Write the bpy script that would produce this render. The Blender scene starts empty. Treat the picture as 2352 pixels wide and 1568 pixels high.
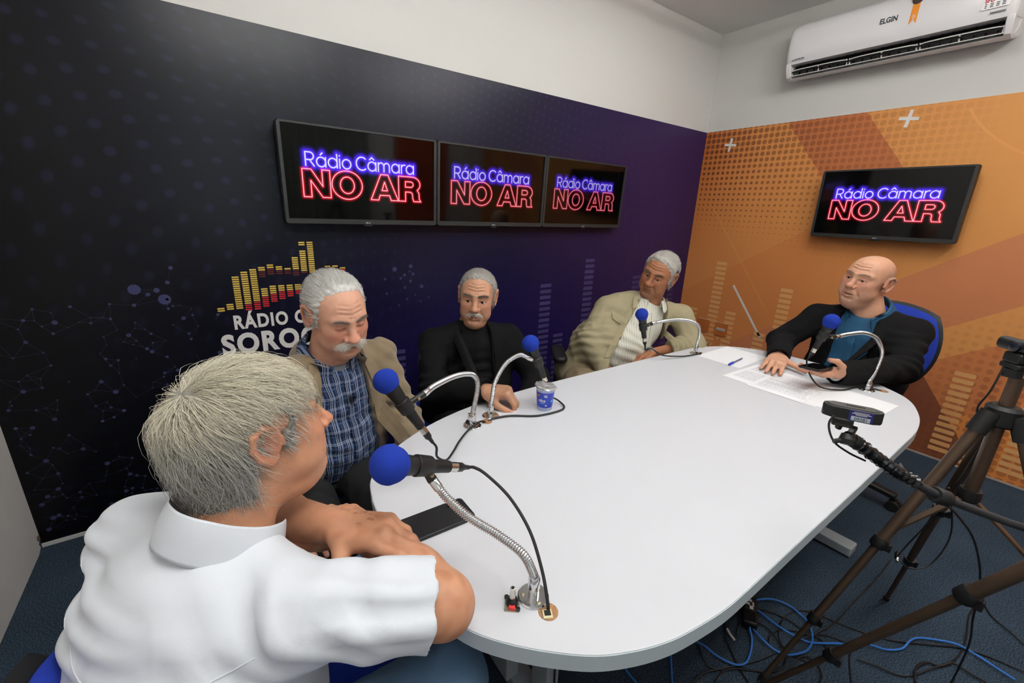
import bpy, bmesh, math, random
import numpy as np
from mathutils import Vector, Matrix, Euler
PI = math.pi
S = bpy.context.scene
COL = S.collection
# ---------------------------------------------------------------- camera
cd = bpy.data.cameras.new('camera'); cam = bpy.data.objects.new('camera', cd); COL.objects.link(cam)
cam.location = (-3.5758, -2.2597, 1.3959)
cam.rotation_euler = (1.2728, -0.0367, -0.6165)
cd.sensor_width = 36; cd.lens = 973.7 * 36 / 2352; cd.clip_start = 0.02
S.camera = cam
# ---------------------------------------------------------------- world, exposure
w = bpy.data.worlds.new('world'); S.world = w; w.use_nodes = True
w.node_tree.nodes['Background'].inputs[0].default_value = (0.75, 0.85, 1, 1)
w.node_tree.nodes['Background'].inputs[1].default_value = 0.3
S.view_settings.view_transform = 'Standard'; S.view_settings.look = 'None'
S.view_settings.exposure = 0.0; S.view_settings.gamma = 1
S.view_settings.use_curve_mapping = False
LAMPS = [(-3.05, -2.42), (-1.45, -2.6), (-3.0, -1.5), (-1.35, -1.5)]
LAMP_STRENGTH = 68.0
DAYLIGHT = 18.0

# ---------------------------------------------------------------- helpers
def lin(c):
    if isinstance(c, str):
        c = tuple(int(c[i:i + 2], 16) / 255 for i in (0, 2, 4))
    return tuple((x / 12.92 if x <= .04045 else ((x + .055) / 1.055) ** 2.4) for x in c[:3]) + (1,)

MATS = {}
def mat(name, color='808080', rough=.5, metal=0., spec=.5, bump=None, noise=None, emit=None, alpha=1., trans=0., sheen=0., coat=0., attr=None, sss=0., ior=1.45, crease=None):
    """Principled material. bump=(scale,strength[,stretch]) noise=(scale,amount): colour variation."""
    if name in MATS: return MATS[name]
    m = bpy.data.materials.new(name); m.use_nodes = True; nt = m.node_tree
    b = nt.nodes['Principled BSDF']
    c = lin(color)
    b.inputs['Base Color'].default_value = c
    b.inputs['Roughness'].default_value = rough; b.inputs['Metallic'].default_value = metal
    b.inputs['Specular IOR Level'].default_value = spec; b.inputs['Alpha'].default_value = alpha
    b.inputs['Transmission Weight'].default_value = trans; b.inputs['Sheen Weight'].default_value = sheen
    b.inputs['Coat Weight'].default_value = coat; b.inputs['IOR'].default_value = ior
    if sss:
        b.inputs['Subsurface Weight'].default_value = sss
        b.inputs['Subsurface Radius'].default_value = (1, .35, .2); b.inputs['Subsurface Scale'].default_value = .006
    src = None
    if attr:
        a = nt.nodes.new('ShaderNodeVertexColor'); a.layer_name = attr; src = a.outputs['Color']
    tc = None
    if noise or bump or crease:
        tc = nt.nodes.new('ShaderNodeTexCoord')
    if noise:
        n = nt.nodes.new('ShaderNodeTexNoise'); n.inputs['Scale'].default_value = noise[0]; n.inputs['Detail'].default_value = 4
        nt.links.new(tc.outputs['Object'], n.inputs['Vector'])
        r = nt.nodes.new('ShaderNodeMapRange'); r.inputs['From Min'].default_value = .3; r.inputs['From Max'].default_value = .7
        r.inputs['To Min'].default_value = 1 - noise[1]; r.inputs['To Max'].default_value = 1 + noise[1]
        nt.links.new(n.outputs['Fac'], r.inputs['Value'])
        mx = nt.nodes.new('ShaderNodeVectorMath'); mx.operation = 'SCALE'
        if src is not None: nt.links.new(src, mx.inputs[0])
        else: mx.inputs[0].default_value = c[:3]
        nt.links.new(r.outputs[0], mx.inputs['Scale']); src = mx.outputs[0]
    if src is not None: nt.links.new(src, b.inputs['Base Color'])
    if bump:
        n = nt.nodes.new('ShaderNodeTexNoise'); n.inputs['Scale'].default_value = bump[0]; n.inputs['Detail'].default_value = 3
        nt.links.new(tc.outputs['Object'], n.inputs['Vector'])
        bp = nt.nodes.new('ShaderNodeBump'); bp.inputs['Strength'].default_value = bump[1]; bp.inputs['Distance'].default_value = .002
        nt.links.new(n.outputs['Fac'], bp.inputs['Height']); nt.links.new(bp.outputs['Normal'], b.inputs['Normal'])
    if crease:
        n2 = nt.nodes.new('ShaderNodeTexNoise'); n2.inputs['Scale'].default_value = crease[0]; n2.inputs['Detail'].default_value = 2; n2.inputs['Distortion'].default_value = 1.6
        n2.noise_type = 'RIDGED_MULTIFRACTAL'; nt.links.new(tc.outputs['Object'], n2.inputs['Vector'])
        b2 = nt.nodes.new('ShaderNodeBump'); b2.inputs['Strength'].default_value = crease[1]; b2.inputs['Distance'].default_value = .006
        nt.links.new(n2.outputs['Fac'], b2.inputs['Height'])
        if bump: nt.links.new(b2.outputs['Normal'], bp.inputs['Normal'])
        else: nt.links.new(b2.outputs['Normal'], b.inputs['Normal'])
    if emit:
        b.inputs['Emission Color'].default_value = lin(emit[0]); b.inputs['Emission Strength'].default_value = emit[1]
    MATS[name] = m
    return m

def link(name, me, m=None, parent=None):
    o = bpy.data.objects.new(name, me); COL.objects.link(o)
    if m is not None and me is not None: me.materials.append(m) if len(me.materials) == 0 else None
    if parent is not None: o.parent = parent
    return o

def tag(o, label=None, cat=None, group=None, kind=None):
    if label: o['label'] = label
    if cat: o['category'] = cat
    if group: o['group'] = group
    if kind: o['kind'] = kind
    return o

def empty(name, loc, label=None, cat=None, group=None, rz=0):
    o = bpy.data.objects.new(name, None); COL.objects.link(o)
    o.location = loc; o.rotation_euler = (0, 0, rz); o.empty_display_size = .05
    return tag(o, label, cat, group)

def frame_of(d):
    d = Vector(d).normalized()
    u = Vector((0, 0, 1)) if abs(d.z) < .9 else Vector((1, 0, 0))
    a = d.cross(u).normalized(); b = d.cross(a).normalized()
    return a, b, d

def spline(pts, n=8):
    """Catmull-Rom through the points."""
    P = [Vector(p) for p in pts]
    if len(P) < 3: return P
    out = []
    Q = [P[0] * 2 - P[1]] + P + [P[-1] * 2 - P[-2]]
    for i in range(1, len(Q) - 2):
        p0, p1, p2, p3 = Q[i - 1:i + 3]
        for k in range(n):
            t = k / n
            out.append(.5 * ((2 * p1) + (p2 - p0) * t + (2 * p0 - 5 * p1 + 4 * p2 - p3) * t * t + (3 * p1 - p0 - 3 * p2 + p3) * t ** 3))
    out.append(P[-1]); return out

class MB:
    """Collects shapes and links them as one mesh object."""
    def __init__(s): s.v = []; s.f = []; s.c = []
    def add(s, v, f):
        k = len(s.v); s.v += [tuple(p) for p in v]; s.f += [tuple(i + k for i in q) for q in f]; return s
    def box(s, c, size, rot=None):
        h = [x / 2 for x in size]; M = rot if rot is not None else Matrix.Identity(3)
        vs = [Vector(c) + M @ Vector((x * h[0], y * h[1], z * h[2])) for x in (-1, 1) for y in (-1, 1) for z in (-1, 1)]
        return s.add(vs, [(0, 1, 3, 2), (4, 6, 7, 5), (0, 4, 5, 1), (2, 3, 7, 6), (0, 2, 6, 4), (1, 5, 7, 3)])
    def bar(s, a, b, w, h, up=(0, 0, 1)):
        a = Vector(a); b = Vector(b); d = (b - a).normalized(); x = d.cross(Vector(up)).normalized(); y = x.cross(d)
        M = Matrix((d, x, y)).transposed()
        return s.box((a + b) / 2, ((b - a).length, w, h), M)
    def tube(s, pts, r, n=10, caps=True):
        P = [Vector(p) for p in pts]; m = len(P)
        R = r if isinstance(r, (list, tuple)) else [r] * m
        T = [(P[min(i + 1, m - 1)] - P[max(i - 1, 0)]).normalized() for i in range(m)]
        a, b, _ = frame_of(T[0]); vs = []; fs = []
        for i in range(m):
            a = (a - T[i] * a.dot(T[i])).normalized(); b = T[i].cross(a)
            for k in range(n):
                t = 2 * PI * k / n; vs.append(P[i] + (a * math.cos(t) + b * math.sin(t)) * R[i])
        for i in range(m - 1):
            for k in range(n):
                j = (k + 1) % n; fs.append((i * n + k, i * n + j, (i + 1) * n + j, (i + 1) * n + k))
        if caps: fs.append(tuple(range(n))[::-1]); fs.append(tuple((m - 1) * n + k for k in range(n)))
        return s.add(vs, fs)
    def lathe(s, prof, base, axis=(0, 0, 1), n=24, caps=True):
        """prof: [(radius, height)] along axis from base."""
        a, b, d = frame_of(axis); o = Vector(base); vs = []; fs = []; m = len(prof)
        for r, h in prof:
            for k in range(n):
                t = 2 * PI * k / n; vs.append(o + d * h + (a * math.cos(t) + b * math.sin(t)) * max(r, 1e-5))
        for i in range(m - 1):
            for k in range(n):
                j = (k + 1) % n; fs.append((i * n + k, (i + 1) * n + k, (i + 1) * n + j, i * n + j))
        if caps: fs.append(tuple(range(n))); fs.append(tuple((m - 1) * n + k for k in range(n))[::-1])
        return s.add(vs, fs)
    def prism(s, poly, h0, h1, M=None):
        """poly [(x,y)] extruded in z from h0 to h1; M maps local->world."""
        n = len(poly); vs = [Vector((x, y, z)) for z in (h0, h1) for x, y in poly]
        if M is not None: vs = [M @ v for v in vs]
        return s.add(vs, [tuple(range(n))[::-1], tuple(range(n, 2 * n))] + [(i, (i + 1) % n, n + (i + 1) % n, n + i) for i in range(n)])
    def mesh(s, name, smooth=None):
        me = bpy.data.meshes.new(name); me.from_pydata(s.v, [], s.f); me.update()
        bm = bmesh.new(); bm.from_mesh(me); bmesh.ops.recalc_face_normals(bm, faces=bm.faces); bm.to_mesh(me); bm.free()
        if smooth is not None: smooth_by_angle(me, smooth)
        return me
    def build(s, name, m, parent=None, smooth=35, bevel=0, seg=2):
        o = link(name, s.mesh(name, smooth), m, parent)
        if bevel:
            md = o.modifiers.new('bevel', 'BEVEL'); md.width = bevel; md.segments = seg; md.limit_method = 'ANGLE'; md.angle_limit = math.radians(40)
        return o

def smooth_by_angle(me, deg):
    me.polygons.foreach_set('use_smooth', [True] * len(me.polygons))
    bm = bmesh.new(); bm.from_mesh(me); lim = math.radians(deg)
    for e in bm.edges:
        e.smooth = len(e.link_faces) == 2 and e.calc_face_angle(0) < lim
    bm.to_mesh(me); bm.free()

def rrect(w, h, r, n=5, cx=0, cy=0):
    out = []
    for sx, sy, a0 in ((1, 1, 0), (-1, 1, 90), (-1, -1, 180), (1, -1, 270)):
        for k in range(n + 1):
            a = math.radians(a0 + 90 * k / n); out.append((cx + sx * (w / 2 - r) + r * math.cos(a), cy + sy * (h / 2 - r) + r * math.sin(a)))
    return out

def text_mesh(body, size, offset=0., extrude=0., outline=0., align='LEFT', spacing=1., shear=0., res=4):
    cu = bpy.data.curves.new('txt', 'FONT'); cu.body = body; cu.size = size; cu.offset = offset; cu.extrude = extrude
    cu.align_x = align; cu.space_character = spacing; cu.shear = shear; cu.resolution_u = res
    if outline: cu.fill_mode = 'NONE'; cu.bevel_depth = outline; cu.bevel_resolution = 1
    o = bpy.data.objects.new('txt', cu); COL.objects.link(o)
    dg = bpy.context.evaluated_depsgraph_get(); dg.update()
    me = bpy.data.meshes.new_from_object(o.evaluated_get(dg))
    bpy.data.objects.remove(o); bpy.data.curves.remove(cu)
    me.materials.clear()
    return me

def fit_text(me, x0, x1, y0, y1):
    """Scale a text mesh into the box."""
    n = len(me.vertices); co = np.empty(n * 3, np.float32); me.vertices.foreach_get('co', co); co = co.reshape(-1, 3)
    a = co.min(0); b = co.max(0)
    co[:, 0] = x0 + (co[:, 0] - a[0]) / (b[0] - a[0]) * (x1 - x0); co[:, 1] = y0 + (co[:, 1] - a[1]) / (b[1] - a[1]) * (y1 - y0)
    me.vertices.foreach_set('co', co.ravel()); me.update(); return me

def copy_tree(o, parent=None):
    c = o.copy(); COL.objects.link(c); c.parent = parent
    for ch in [x for x in COL.objects if x.parent == o]: copy_tree(ch, c)
    return c
class NT:
    """Short-hand for building node maths."""
    def __init__(s, m): s.m = m; s.t = m.node_tree; s.n = s.t.nodes; s.l = s.t.links
    def new(s, k, **kw):
        x = s.n.new(k)
        for a, b in kw.items(): setattr(x, a, b)
        return x
    def put(s, sock, v):
        if isinstance(v, bpy.types.NodeSocket): s.l.new(v, sock)
        else: sock.default_value = v
    def math(s, op, *a, clamp=False):
        x = s.new('ShaderNodeMath', operation=op, use_clamp=clamp)
        for i, v in enumerate(a): s.put(x.inputs[i], v)
        return x.outputs[0]
    def ramp(s, v, a, b, c=0., d=1.):
        x = s.new('ShaderNodeMapRange'); x.clamp = True
        for i, q in enumerate((v, a, b, c, d)): s.put(x.inputs[i], q)
        return x.outputs[0]
    def mix(s, fac, a, b):
        x = s.new('ShaderNodeMix', data_type='RGBA'); s.put(x.inputs[0], fac)
        s.put(x.inputs[6], a); s.put(x.inputs[7], b); return x.outputs[2]
    def xyz(s):
        t = s.new('ShaderNodeTexCoord'); x = s.new('ShaderNodeSeparateXYZ'); s.l.new(t.outputs['Object'], x.inputs[0]); return x.outputs
    def half(s, u, v, p, q, soft=.002):
        """1 on the left of the directed line p->q in the (u,v) plane."""
        dx, dy = q[0] - p[0], q[1] - p[1]; L = math.hypot(dx, dy); nx, ny = -dy / L, dx / L
        d = s.math('ADD', s.math('MULTIPLY', u, nx), s.math('MULTIPLY', v, ny))
        d = s.math('SUBTRACT', d, nx * p[0] + ny * p[1])
        return s.ramp(d, -soft, soft)
# ================================================================ THE ROOM
XL, YF, HC, HM = -4.293, -3.75, 2.785, 2.083
M_white = mat('wall_paint', 'cfcec9', .75, bump=(60, .05))
M_ceil = mat('ceiling_paint', 'e6e6e4', .85)
def struct(name, mb, m, parent=None, **k):
    o = mb.build(name, m, parent, **k)
    if parent is None: o['kind'] = 'structure'
    return o
# floor: dark blue needle-felt carpet
m = mat('carpet', '2a3a4c', .95, spec=.1, bump=(420, .9)); q = NT(m); tc = q.new('ShaderNodeTexCoord')
n1 = q.new('ShaderNodeTexNoise'); n1.inputs['Scale'].default_value = 260; n1.inputs['Detail'].default_value = 6; q.l.new(tc.outputs['Object'], n1.inputs[0])
n2 = q.new('ShaderNodeTexNoise'); n2.inputs['Scale'].default_value = 5; q.l.new(tc.outputs['Object'], n2.inputs[0])
fac = q.math('ADD', q.ramp(n1.outputs[0], .38, .66), q.math('MULTIPLY', q.math('SUBTRACT', n2.outputs[0], .5), .35))
q.l.new(q.mix(fac, lin('1d2630'), lin('485868')), m.node_tree.nodes['Principled BSDF'].inputs['Base Color'])
struct('floor', MB().box((XL / 2, YF / 2, -.05), (-XL + .2, -YF + .2, .1)), m)
struct('ceiling', MB().box((XL / 2, YF / 2, HC + .05), (-XL + .2, -YF + .2, .1)), M_ceil)
wall_back = struct('wall_back', MB().box((XL / 2, .05, HC / 2), (-XL, .1, HC)), M_white)
wall_right = struct('wall_right', MB().box((.05, YF / 2, HC / 2), (.1, -YF + .2, HC)), M_white)
# left wall with a chipped lower corner
poly = [(YF, 0), (-.055, 0), (-.02, .012), (-.028, .03), (0.0, .045), (0, HC), (YF, HC)]
ML = Matrix(((0, 0, 1, XL - .1), (1, 0, 0, 0), (0, 1, 0, 0), (0, 0, 0, 1)))
wall_left = struct('wall_left', MB().prism(poly, 0, .1, ML), mat('left_wall_paint', 'ebe6e1', .7, noise=(3, .05)))
mb = MB(); mb.tube([(XL + .001, -.022, .055), (XL + .004, -.022, .055)], .012, 12); mb.build('chip', mat('bare_plaster', '6b5844', .9, noise=(60, .4)), wall_left)
# front wall behind the photographer: window with a curtain
wf = MB(); WX0, WX1, WZ0, WZ1 = -3.6, -1.9, .9, 2.3
wf.box((XL / 2, YF - .05, WZ0 / 2), (-XL, .1, WZ0)); wf.box((XL / 2, YF - .05, (HC + WZ1) / 2), (-XL, .1, HC - WZ1))
wf.box(((XL + WX0) / 2, YF - .05, (WZ0 + WZ1) / 2), (WX0 - XL, .1, WZ1 - WZ0)); wf.box((WX1 / 2, YF - .05, (WZ0 + WZ1) / 2), (-WX1, .1, WZ1 - WZ0))
wall_front = struct('wall_front', wf, M_white)
wn = empty('window_1', ((WX0 + WX1) / 2, YF, WZ0)); wn['kind'] = 'structure'
fr = MB()
for x in (WX0, (WX0 + WX1) / 2, WX1): fr.box((x, YF - .05, (WZ0 + WZ1) / 2), (.05, .05, WZ1 - WZ0))
for z in (WZ0, WZ1): fr.box(((WX0 + WX1) / 2, YF - .05, z), (WX1 - WX0, .05, .05))
o = fr.build('window_frame', mat('window_aluminium', 'b8babb', .4, .8)); o.parent = wn; o.matrix_parent_inverse = Matrix.Translation(wn.location).inverted()
for k in range(2):
    x0 = WX0 + k * (WX1 - WX0) / 2
    o = MB().box((x0 + (WX1 - WX0) / 4, YF - .05, (WZ0 + WZ1) / 2), ((WX1 - WX0) / 2 - .05, .006, WZ1 - WZ0 - .05)).build('pane', mat('window_glass', 'ffffff', .02, trans=1., ior=1.1))
    o.parent = wn; o.matrix_parent_inverse = Matrix.Translation(wn.location).inverted()
def curtain(x0, x1):
    mb = MB(); n = 120; vs = []; fs = []
    for i in range(n + 1):
        x = x0 + (x1 - x0) * i / n; y = YF + .11 + .028 * math.sin(i * .85) + .008 * math.sin(i * 2.3)
        vs += [(x, y, .25), (x, y + .004, 1.4), (x, y, 2.55)]
    for i in range(n):
        for k in range(2): a = i * 3 + k; fs.append((a, a + 3, a + 4, a + 1))
    mb.add(vs, fs); return mb
o = curtain(-3.1, -1.75).build('curtain', mat('curtain_cloth', '8d938c', .9), None); o.modifiers.new('solid', 'SOLIDIFY').thickness = .003
tag(o, 'grey pleated curtain over the window behind the photographer', 'curtain')
o = MB().box((-1.0, YF + .03, 1.05), (.75, .05, 2.1)).build('door_1', mat('orange_door', 'a8431c', .5), None, bevel=.004); o['kind'] = 'structure'
# ---- dark mural on the back wall
m = mat('mural_dark', '101018', .30, spec=.24); q = NT(m); B = m.node_tree.nodes['Principled BSDF']
x, y, z = q.xyz()
c = q.mix(q.ramp(x, -4.1, -2.3), lin('08090d'), lin('191729'))
c = q.mix(q.math('MULTIPLY', q.ramp(x, -3.9, -3.3), q.math('MULTIPLY', q.ramp(x, -2.6, -3.2), q.ramp(z, .6, 1.5))), c, lin('12161e'))
c = q.mix(q.ramp(x, -2.0, -.5), c, lin('33204c'))
c = q.mix(q.math('MULTIPLY', q.math('MULTIPLY', q.ramp(z, 1.3, .45), q.ramp(x, -3.6, -2.2)), q.ramp(x, -.5, -1.6, .25, .9)), c, lin('191248'))
c = q.mix(q.math('MULTIPLY', q.ramp(z, .7, 0.), q.ramp(x, -2.6, -3.8)), c, lin('050509'))
# waves of faint dots
s1 = q.math('SINE', q.math('ADD', q.math('MULTIPLY', x, 1.25), q.math('MULTIPLY', z, 1.6)))
s2 = q.math('SINE', q.math('ADD', q.math('MULTIPLY', x, 2.1), q.math('MULTIPLY', z, -1.1)))
u = q.math('ADD', q.math('MULTIPLY', x, 14.5), q.math('MULTIPLY', s2, 2.6)); v = q.math('ADD', q.math('MULTIPLY', z, 15.), q.math('MULTIPLY', s1, 5.))
du = q.math('SUBTRACT', q.math('FRACT', u), .5); dv = q.math('SUBTRACT', q.math('FRACT', v), .5)
d = q.math('SQRT', q.math('ADD', q.math('MULTIPLY', du, du), q.math('MULTIPLY', dv, dv)))
dm = q.ramp(d, .23, .10)
amp = q.math('MULTIPLY', dm, q.math('MULTIPLY', q.ramp(z, .8, 1.6, .10, .22), q.ramp(q.math('SINE', q.math('ADD', q.math('MULTIPLY', x, 2.4), q.math('MULTIPLY', z, 3.))), -1, 1, .35, 1.)))
c = q.mix(amp, c, lin('3a3c62'))
q.l.new(c, B.inputs['Base Color'])
mural = MB().box((XL / 2, -.001, HM / 2 + .008), (-XL, .002, HM - .016)).build('mural', m, wall_back)
mural['label'] = 'dark blue and purple printed mural with the station logo'
bd = MB().box((XL / 2, -.004, .008), (-XL, .008, .016)).build('baseboard_back', mat('edge_strip', 'c9c9c7', .5)); bd['kind'] = 'structure'
bd = MB().box((-.004, YF / 2, .005), (.008, -YF, .010)).build('baseboard_right', mat('edge_strip_dark', 'a59b93', .6)); bd['kind'] = 'structure'
# ---- orange mural on the right wall
m = mat('mural_orange', 'c8763a', .5, spec=.35); q = NT(m); B = m.node_tree.nodes['Principled BSDF']
_, y, z = q.xyz()
c = q.mix(q.ramp(y, -.1, -1.9), lin('d0864a'), lin('d4924f'))
c = q.mix(q.ramp(z, 1.5, .3), c, lin('d28850'))
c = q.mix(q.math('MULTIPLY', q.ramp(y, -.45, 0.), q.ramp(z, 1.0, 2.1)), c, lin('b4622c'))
band = q.math('MULTIPLY', q.half(y, z, (-.934, 1.692), (-.632, 2.08)), q.half(y, z, (-1.099, 2.079), (-1.352, 1.747)))
band = q.math('MULTIPLY', band, q.ramp(z, 1.40, 1.42))
c = q.mix(q.math('MULTIPLY', band, .95), c, lin('b4683e'))
low = q.math('MULTIPLY', q.half(y, z, (-.052, .778), (-.926, 1.355)), q.ramp(y, -1.5, -.95))
c = q.mix(q.math('MULTIPLY', low, .75), c, lin('cd7f46'))
red = q.half(y, z, (-1.446, 1.041), (-1.938, 1.385))
c = q.mix(q.math('MULTIPLY', red, .85), c, lin('c47a54'))
lig = q.half(y, z, (-1.724, .786), (-2.035, 1.009))
c = q.mix(lig, c, lin('d89454'))
fai = q.half(y, z, (-1.754, .603), (-2.082, .829))
c = q.mix(fai, c, lin('c67a48'))
bri = q.half(y, z, (-1.921, .278), (-2.17, .488))
c = q.mix(bri, c, lin('d88846'))
# halftone upper left
def dots(sp, oy, oz, r):
    a = q.math('SUBTRACT', q.math('FRACT', q.math('ADD', q.math('DIVIDE', y, sp), oy)), .5)
    b = q.math('SUBTRACT', q.math('FRACT', q.math('ADD', q.math('DIVIDE', z, sp), oz)), .5)
    d = q.math('SQRT', q.math('ADD', q.math('MULTIPLY', a, a), q.math('MULTIPLY', b, b)))
    return q.ramp(q.math('SUBTRACT', d, r), .03, -.03)
zz = q.math('ADD', z, q.math('MULTIPLY', y, -.10))
dm = dots(.0415, .3, .1, q.ramp(zz, 1.22, 2.02, .06, .40))
al = q.math('MULTIPLY', q.ramp(y, -1.75, -.15, .0, .88), q.ramp(zz, 1.15, 1.5))
c = q.mix(q.math('MULTIPLY', dm, al), c, lin('6b3a1e'))
# halftone lower right
dm = dots(.047, .2, .4, q.ramp(z, .9, .05, .26, .42))
al = q.math('MULTIPLY', q.ramp(y, -1.66, -2.0), q.math('MULTIPLY', q.ramp(z, 1.0, .5, .0, .55), 1.0))
c = q.mix(q.math('MULTIPLY', dm, al), c, lin('8a4a30'))
tri = q.math('MULTIPLY', q.half(y, z, (-2.2, -.1122), (-1.754, .495)), q.ramp(z, .62, .60))
tri2 = q.half(y, z, (-2.025, .126), (-1.60, .705))
tri2 = q.math('MULTIPLY', tri2, 0.)
trim_ = q.half(y, z, (-1.754, .495), (-2.025, .126))
tri = q.math('MULTIPLY', trim_, q.math('MULTIPLY', q.ramp(y, -1.0, -1.5), q.ramp(z, .75, .70)))
c = q.mix(q.math('MULTIPLY', tri, .85), c, lin('6d3a2a'))
q.l.new(c, B.inputs['Base Color'])
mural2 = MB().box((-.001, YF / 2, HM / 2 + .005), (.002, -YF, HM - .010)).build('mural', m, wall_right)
mural2['label'] = 'orange printed mural with halftone dots and diagonal bands'
# ---- printed marks on the orange mural
def decal_right(name, polys, m, t=.0006, off=.002):
    mb = MB(); MM = Matrix(((0, 0, -1, -off), (1, 0, 0, 0), (0, 1, 0, 0), (0, 0, 0, 1)))
    for p in polys: mb.prism(p, 0, t, MM)
    return mb.build(name, m, wall_right, smooth=None)
def decal_back(name, polys, m, t=.0006, off=.002):
    mb = MB(); MM = Matrix(((1, 0, 0, 0), (0, 0, -1, -off), (0, 1, 0, 0), (0, 0, 0, 1)))
    for p in polys: mb.prism(p, 0, t, MM)
    return mb.build(name, m, wall_back, smooth=None)
def rect(cx, cy, w, h, a=0):
    c_, s_ = math.cos(a), math.sin(a)
    return [(cx + c_ * x * w / 2 - s_ * y * h / 2, cy + s_ * x * w / 2 + c_ * y * h / 2) for x, y in ((-1, -1), (1, -1), (1, 1), (-1, 1))]
M_pw = mat('print_white', 'dedcd8', .5)
for cy, cz in ((-.224, 1.969), (-1.316, 2.017)):
    decal_right('plus_sign', [[(cy + x * math.cos(.12) - y_ * math.sin(.12), cz + x * math.sin(.12) + y_ * math.cos(.12)) for x, y_ in ((-.048, -.009), (-.009, -.009), (-.009, -.048), (.009, -.048), (.009, -.009), (.048, -.009), (.048, .009), (.009, .009), (.009, .048), (-.009, .048), (-.009, .009), (-.048, .009))]], M_pw)
def seg(a, b, w):
    a = Vector(a); b = Vector(b); return rect((a.x + b.x) / 2, (a.y + b.y) / 2, (b - a).length, w, math.atan2(b.y - a.y, b.x - a.x))
decal_right('stroke', [seg((-.462, .871), (-.760, .482), .017)], M_pw)
decal_right('hairline', [seg((-.175, 1.476), (-.742, .734), .004)], mat('print_gold', 'd29a4a', .5))
arc = []
for i in range(14):
    t0, t1 = .1 + i * .085, .1 + (i + 1) * .085
    arc.append(seg((-2.25 + .75 * math.cos(t0), 2.30 - .62 * math.sin(t0)), (-2.25 + .75 * math.cos(t1), 2.30 - .62 * math.sin(t1)), .012))
arc = [p for p in arc if max(v[1] for v in p) < HM and min(v[0] for v in p) > -2.4]
decal_right('arc', arc, mat('print_pale_orange', 'd9954f', .5))
def eq_mat(name, col, a):
    return mat(name, col, .5, alpha=a)
def eq_col(dec, m, x0, x1, top, bottom, pitch, hgt):
    bars = []; zt = top
    while zt - hgt > bottom:
        bars.append(rrect(x1 - x0, hgt, min(.006, hgt / 2.2), 2, (x0 + x1) / 2, zt - hgt / 2)); zt -= pitch
    return dec('equaliser_column', bars, m)
EQ = eq_mat('print_eq_orange', 'dca468', 1.)
for y0, y1, top, bot in ((-.375, -.285, 1.05, .03), (-.525, -.44, .648, .03), (-.915, -.828, .908, .03), (-.785, -.70, .528, .03), (-.18, -.10, .62, .03), (-1.965, -1.874, .58, .02)):
    eq_col(decal_right, EQ, y0, y1, top, bot, .0415, .026)
eq_col(decal_right, eq_mat('print_eq_pale', 'dda86c', 1.), -2.11, -2.02, .26, .02, .0415, .026)
eq_col(decal_right, MATS['print_eq_pale'], -2.31, -2.17, .46, .02, .0415, .026)
decal_right('speckles', [[(-.33 - .1 * random.Random(i).random() + .006 * math.cos(a), .24 + .16 * random.Random(i + 9).random() + .006 * math.sin(a)) for a in [k * PI / 4 for k in range(8)]] for i in range(7)], M_pw)
# ---- printed marks on the dark mural
EQD = eq_mat('print_eq_purple', '3d3562', 1.)
for x0, x1, top in ((-1.712, -1.613, .92), (-1.565, -1.47, .54), (-1.295, -1.199, 1.08), (-.738, -.643, .925), (-.60, -.505, .62), (-2.80, -2.702, .607), (-1.42, -1.33, .30), (-.24, -.15, .78)):
    eq_col(decal_back, EQD, x0, x1, top, .02, .0415, .024)
rnd = random.Random(5)
M_net = mat('print_network', '32345c', .5); M_netl = mat('print_network_line', '18182e', .5)
pts = []
while len(pts) < 330:
    t = rnd.random(); px = -4.27 + .95 * rnd.random(); pz = .05 + .95 * rnd.random() ** 1.25
    if (px + 4.27) / .95 + max(0, (pz - .55)) * 1.1 > 1.05 + .15 * rnd.random(): continue
    if math.hypot(px + 3.99, pz - .42) < .085: continue
    if any(math.hypot(px - a, pz - b) < .016 for a, b, _ in pts): continue
    pts.append((px, pz, .0022 + .007 * rnd.random() ** 2.2))
pts += [(-3.829, 1.038, .021), (-3.74, .99, .022), (-3.84, .975, .007), (-3.76, 1.03, .010), (-3.72, 1.06, .008), (-3.79, 1.015, .008), (-3.70, 1.12, .008)]
def disc(x, z, r, n=10): return [(x + r * math.cos(2 * PI * k / n), z + r * math.sin(2 * PI * k / n)) for k in range(n)]
decal_back('network_nodes', [disc(*p) for p in pts], M_net, .0004)['kind'] = 'stuff'
lines = []
for i, a in enumerate(pts):
    ds = sorted((math.hypot(a[0] - b[0], a[1] - b[1]), j) for j, b in enumerate(pts) if j != i)[:3]
    for dd, j in ds:
        if j > i and dd < .09: lines.append(seg(a[:2], pts[j][:2], .0016))
lines += [seg((-3.829, 1.038), (-3.84, .975), .0016), seg((-3.74, .99), (-3.84, .975), .0016)]
decal_back('network_lines', lines, M_netl, .0002)['kind'] = 'stuff'
cl = [(-2.745, 1.071, .013), (-2.653, 1.083, .011), (-2.69, 1.037, .008), (-2.713, 1.019, .007), (-2.591, .967, .011), (-2.656, 1.001, .008), (-2.69, .966, .007), (-2.64, 1.04, .008), (-2.66, 1.055, .006), (-2.80, 1.02, .006), (-2.795, .94, .007), (-2.63, .92, .005), (-2.68, .9, .006), (-2.60, .88, .006), (-2.55, .9, .006), (-2.73, .87, .005)]
decal_back('network_cluster', [disc(*p, 14) for p in cl], M_net, .0004)
decal_back('network_cluster_lines', [seg(cl[i][:2], cl[j][:2], .0018) for i, j in ((0, 3), (3, 2), (2, 5), (3, 6), (5, 7), (2, 6), (5, 6))], M_netl, .0002)
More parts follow.
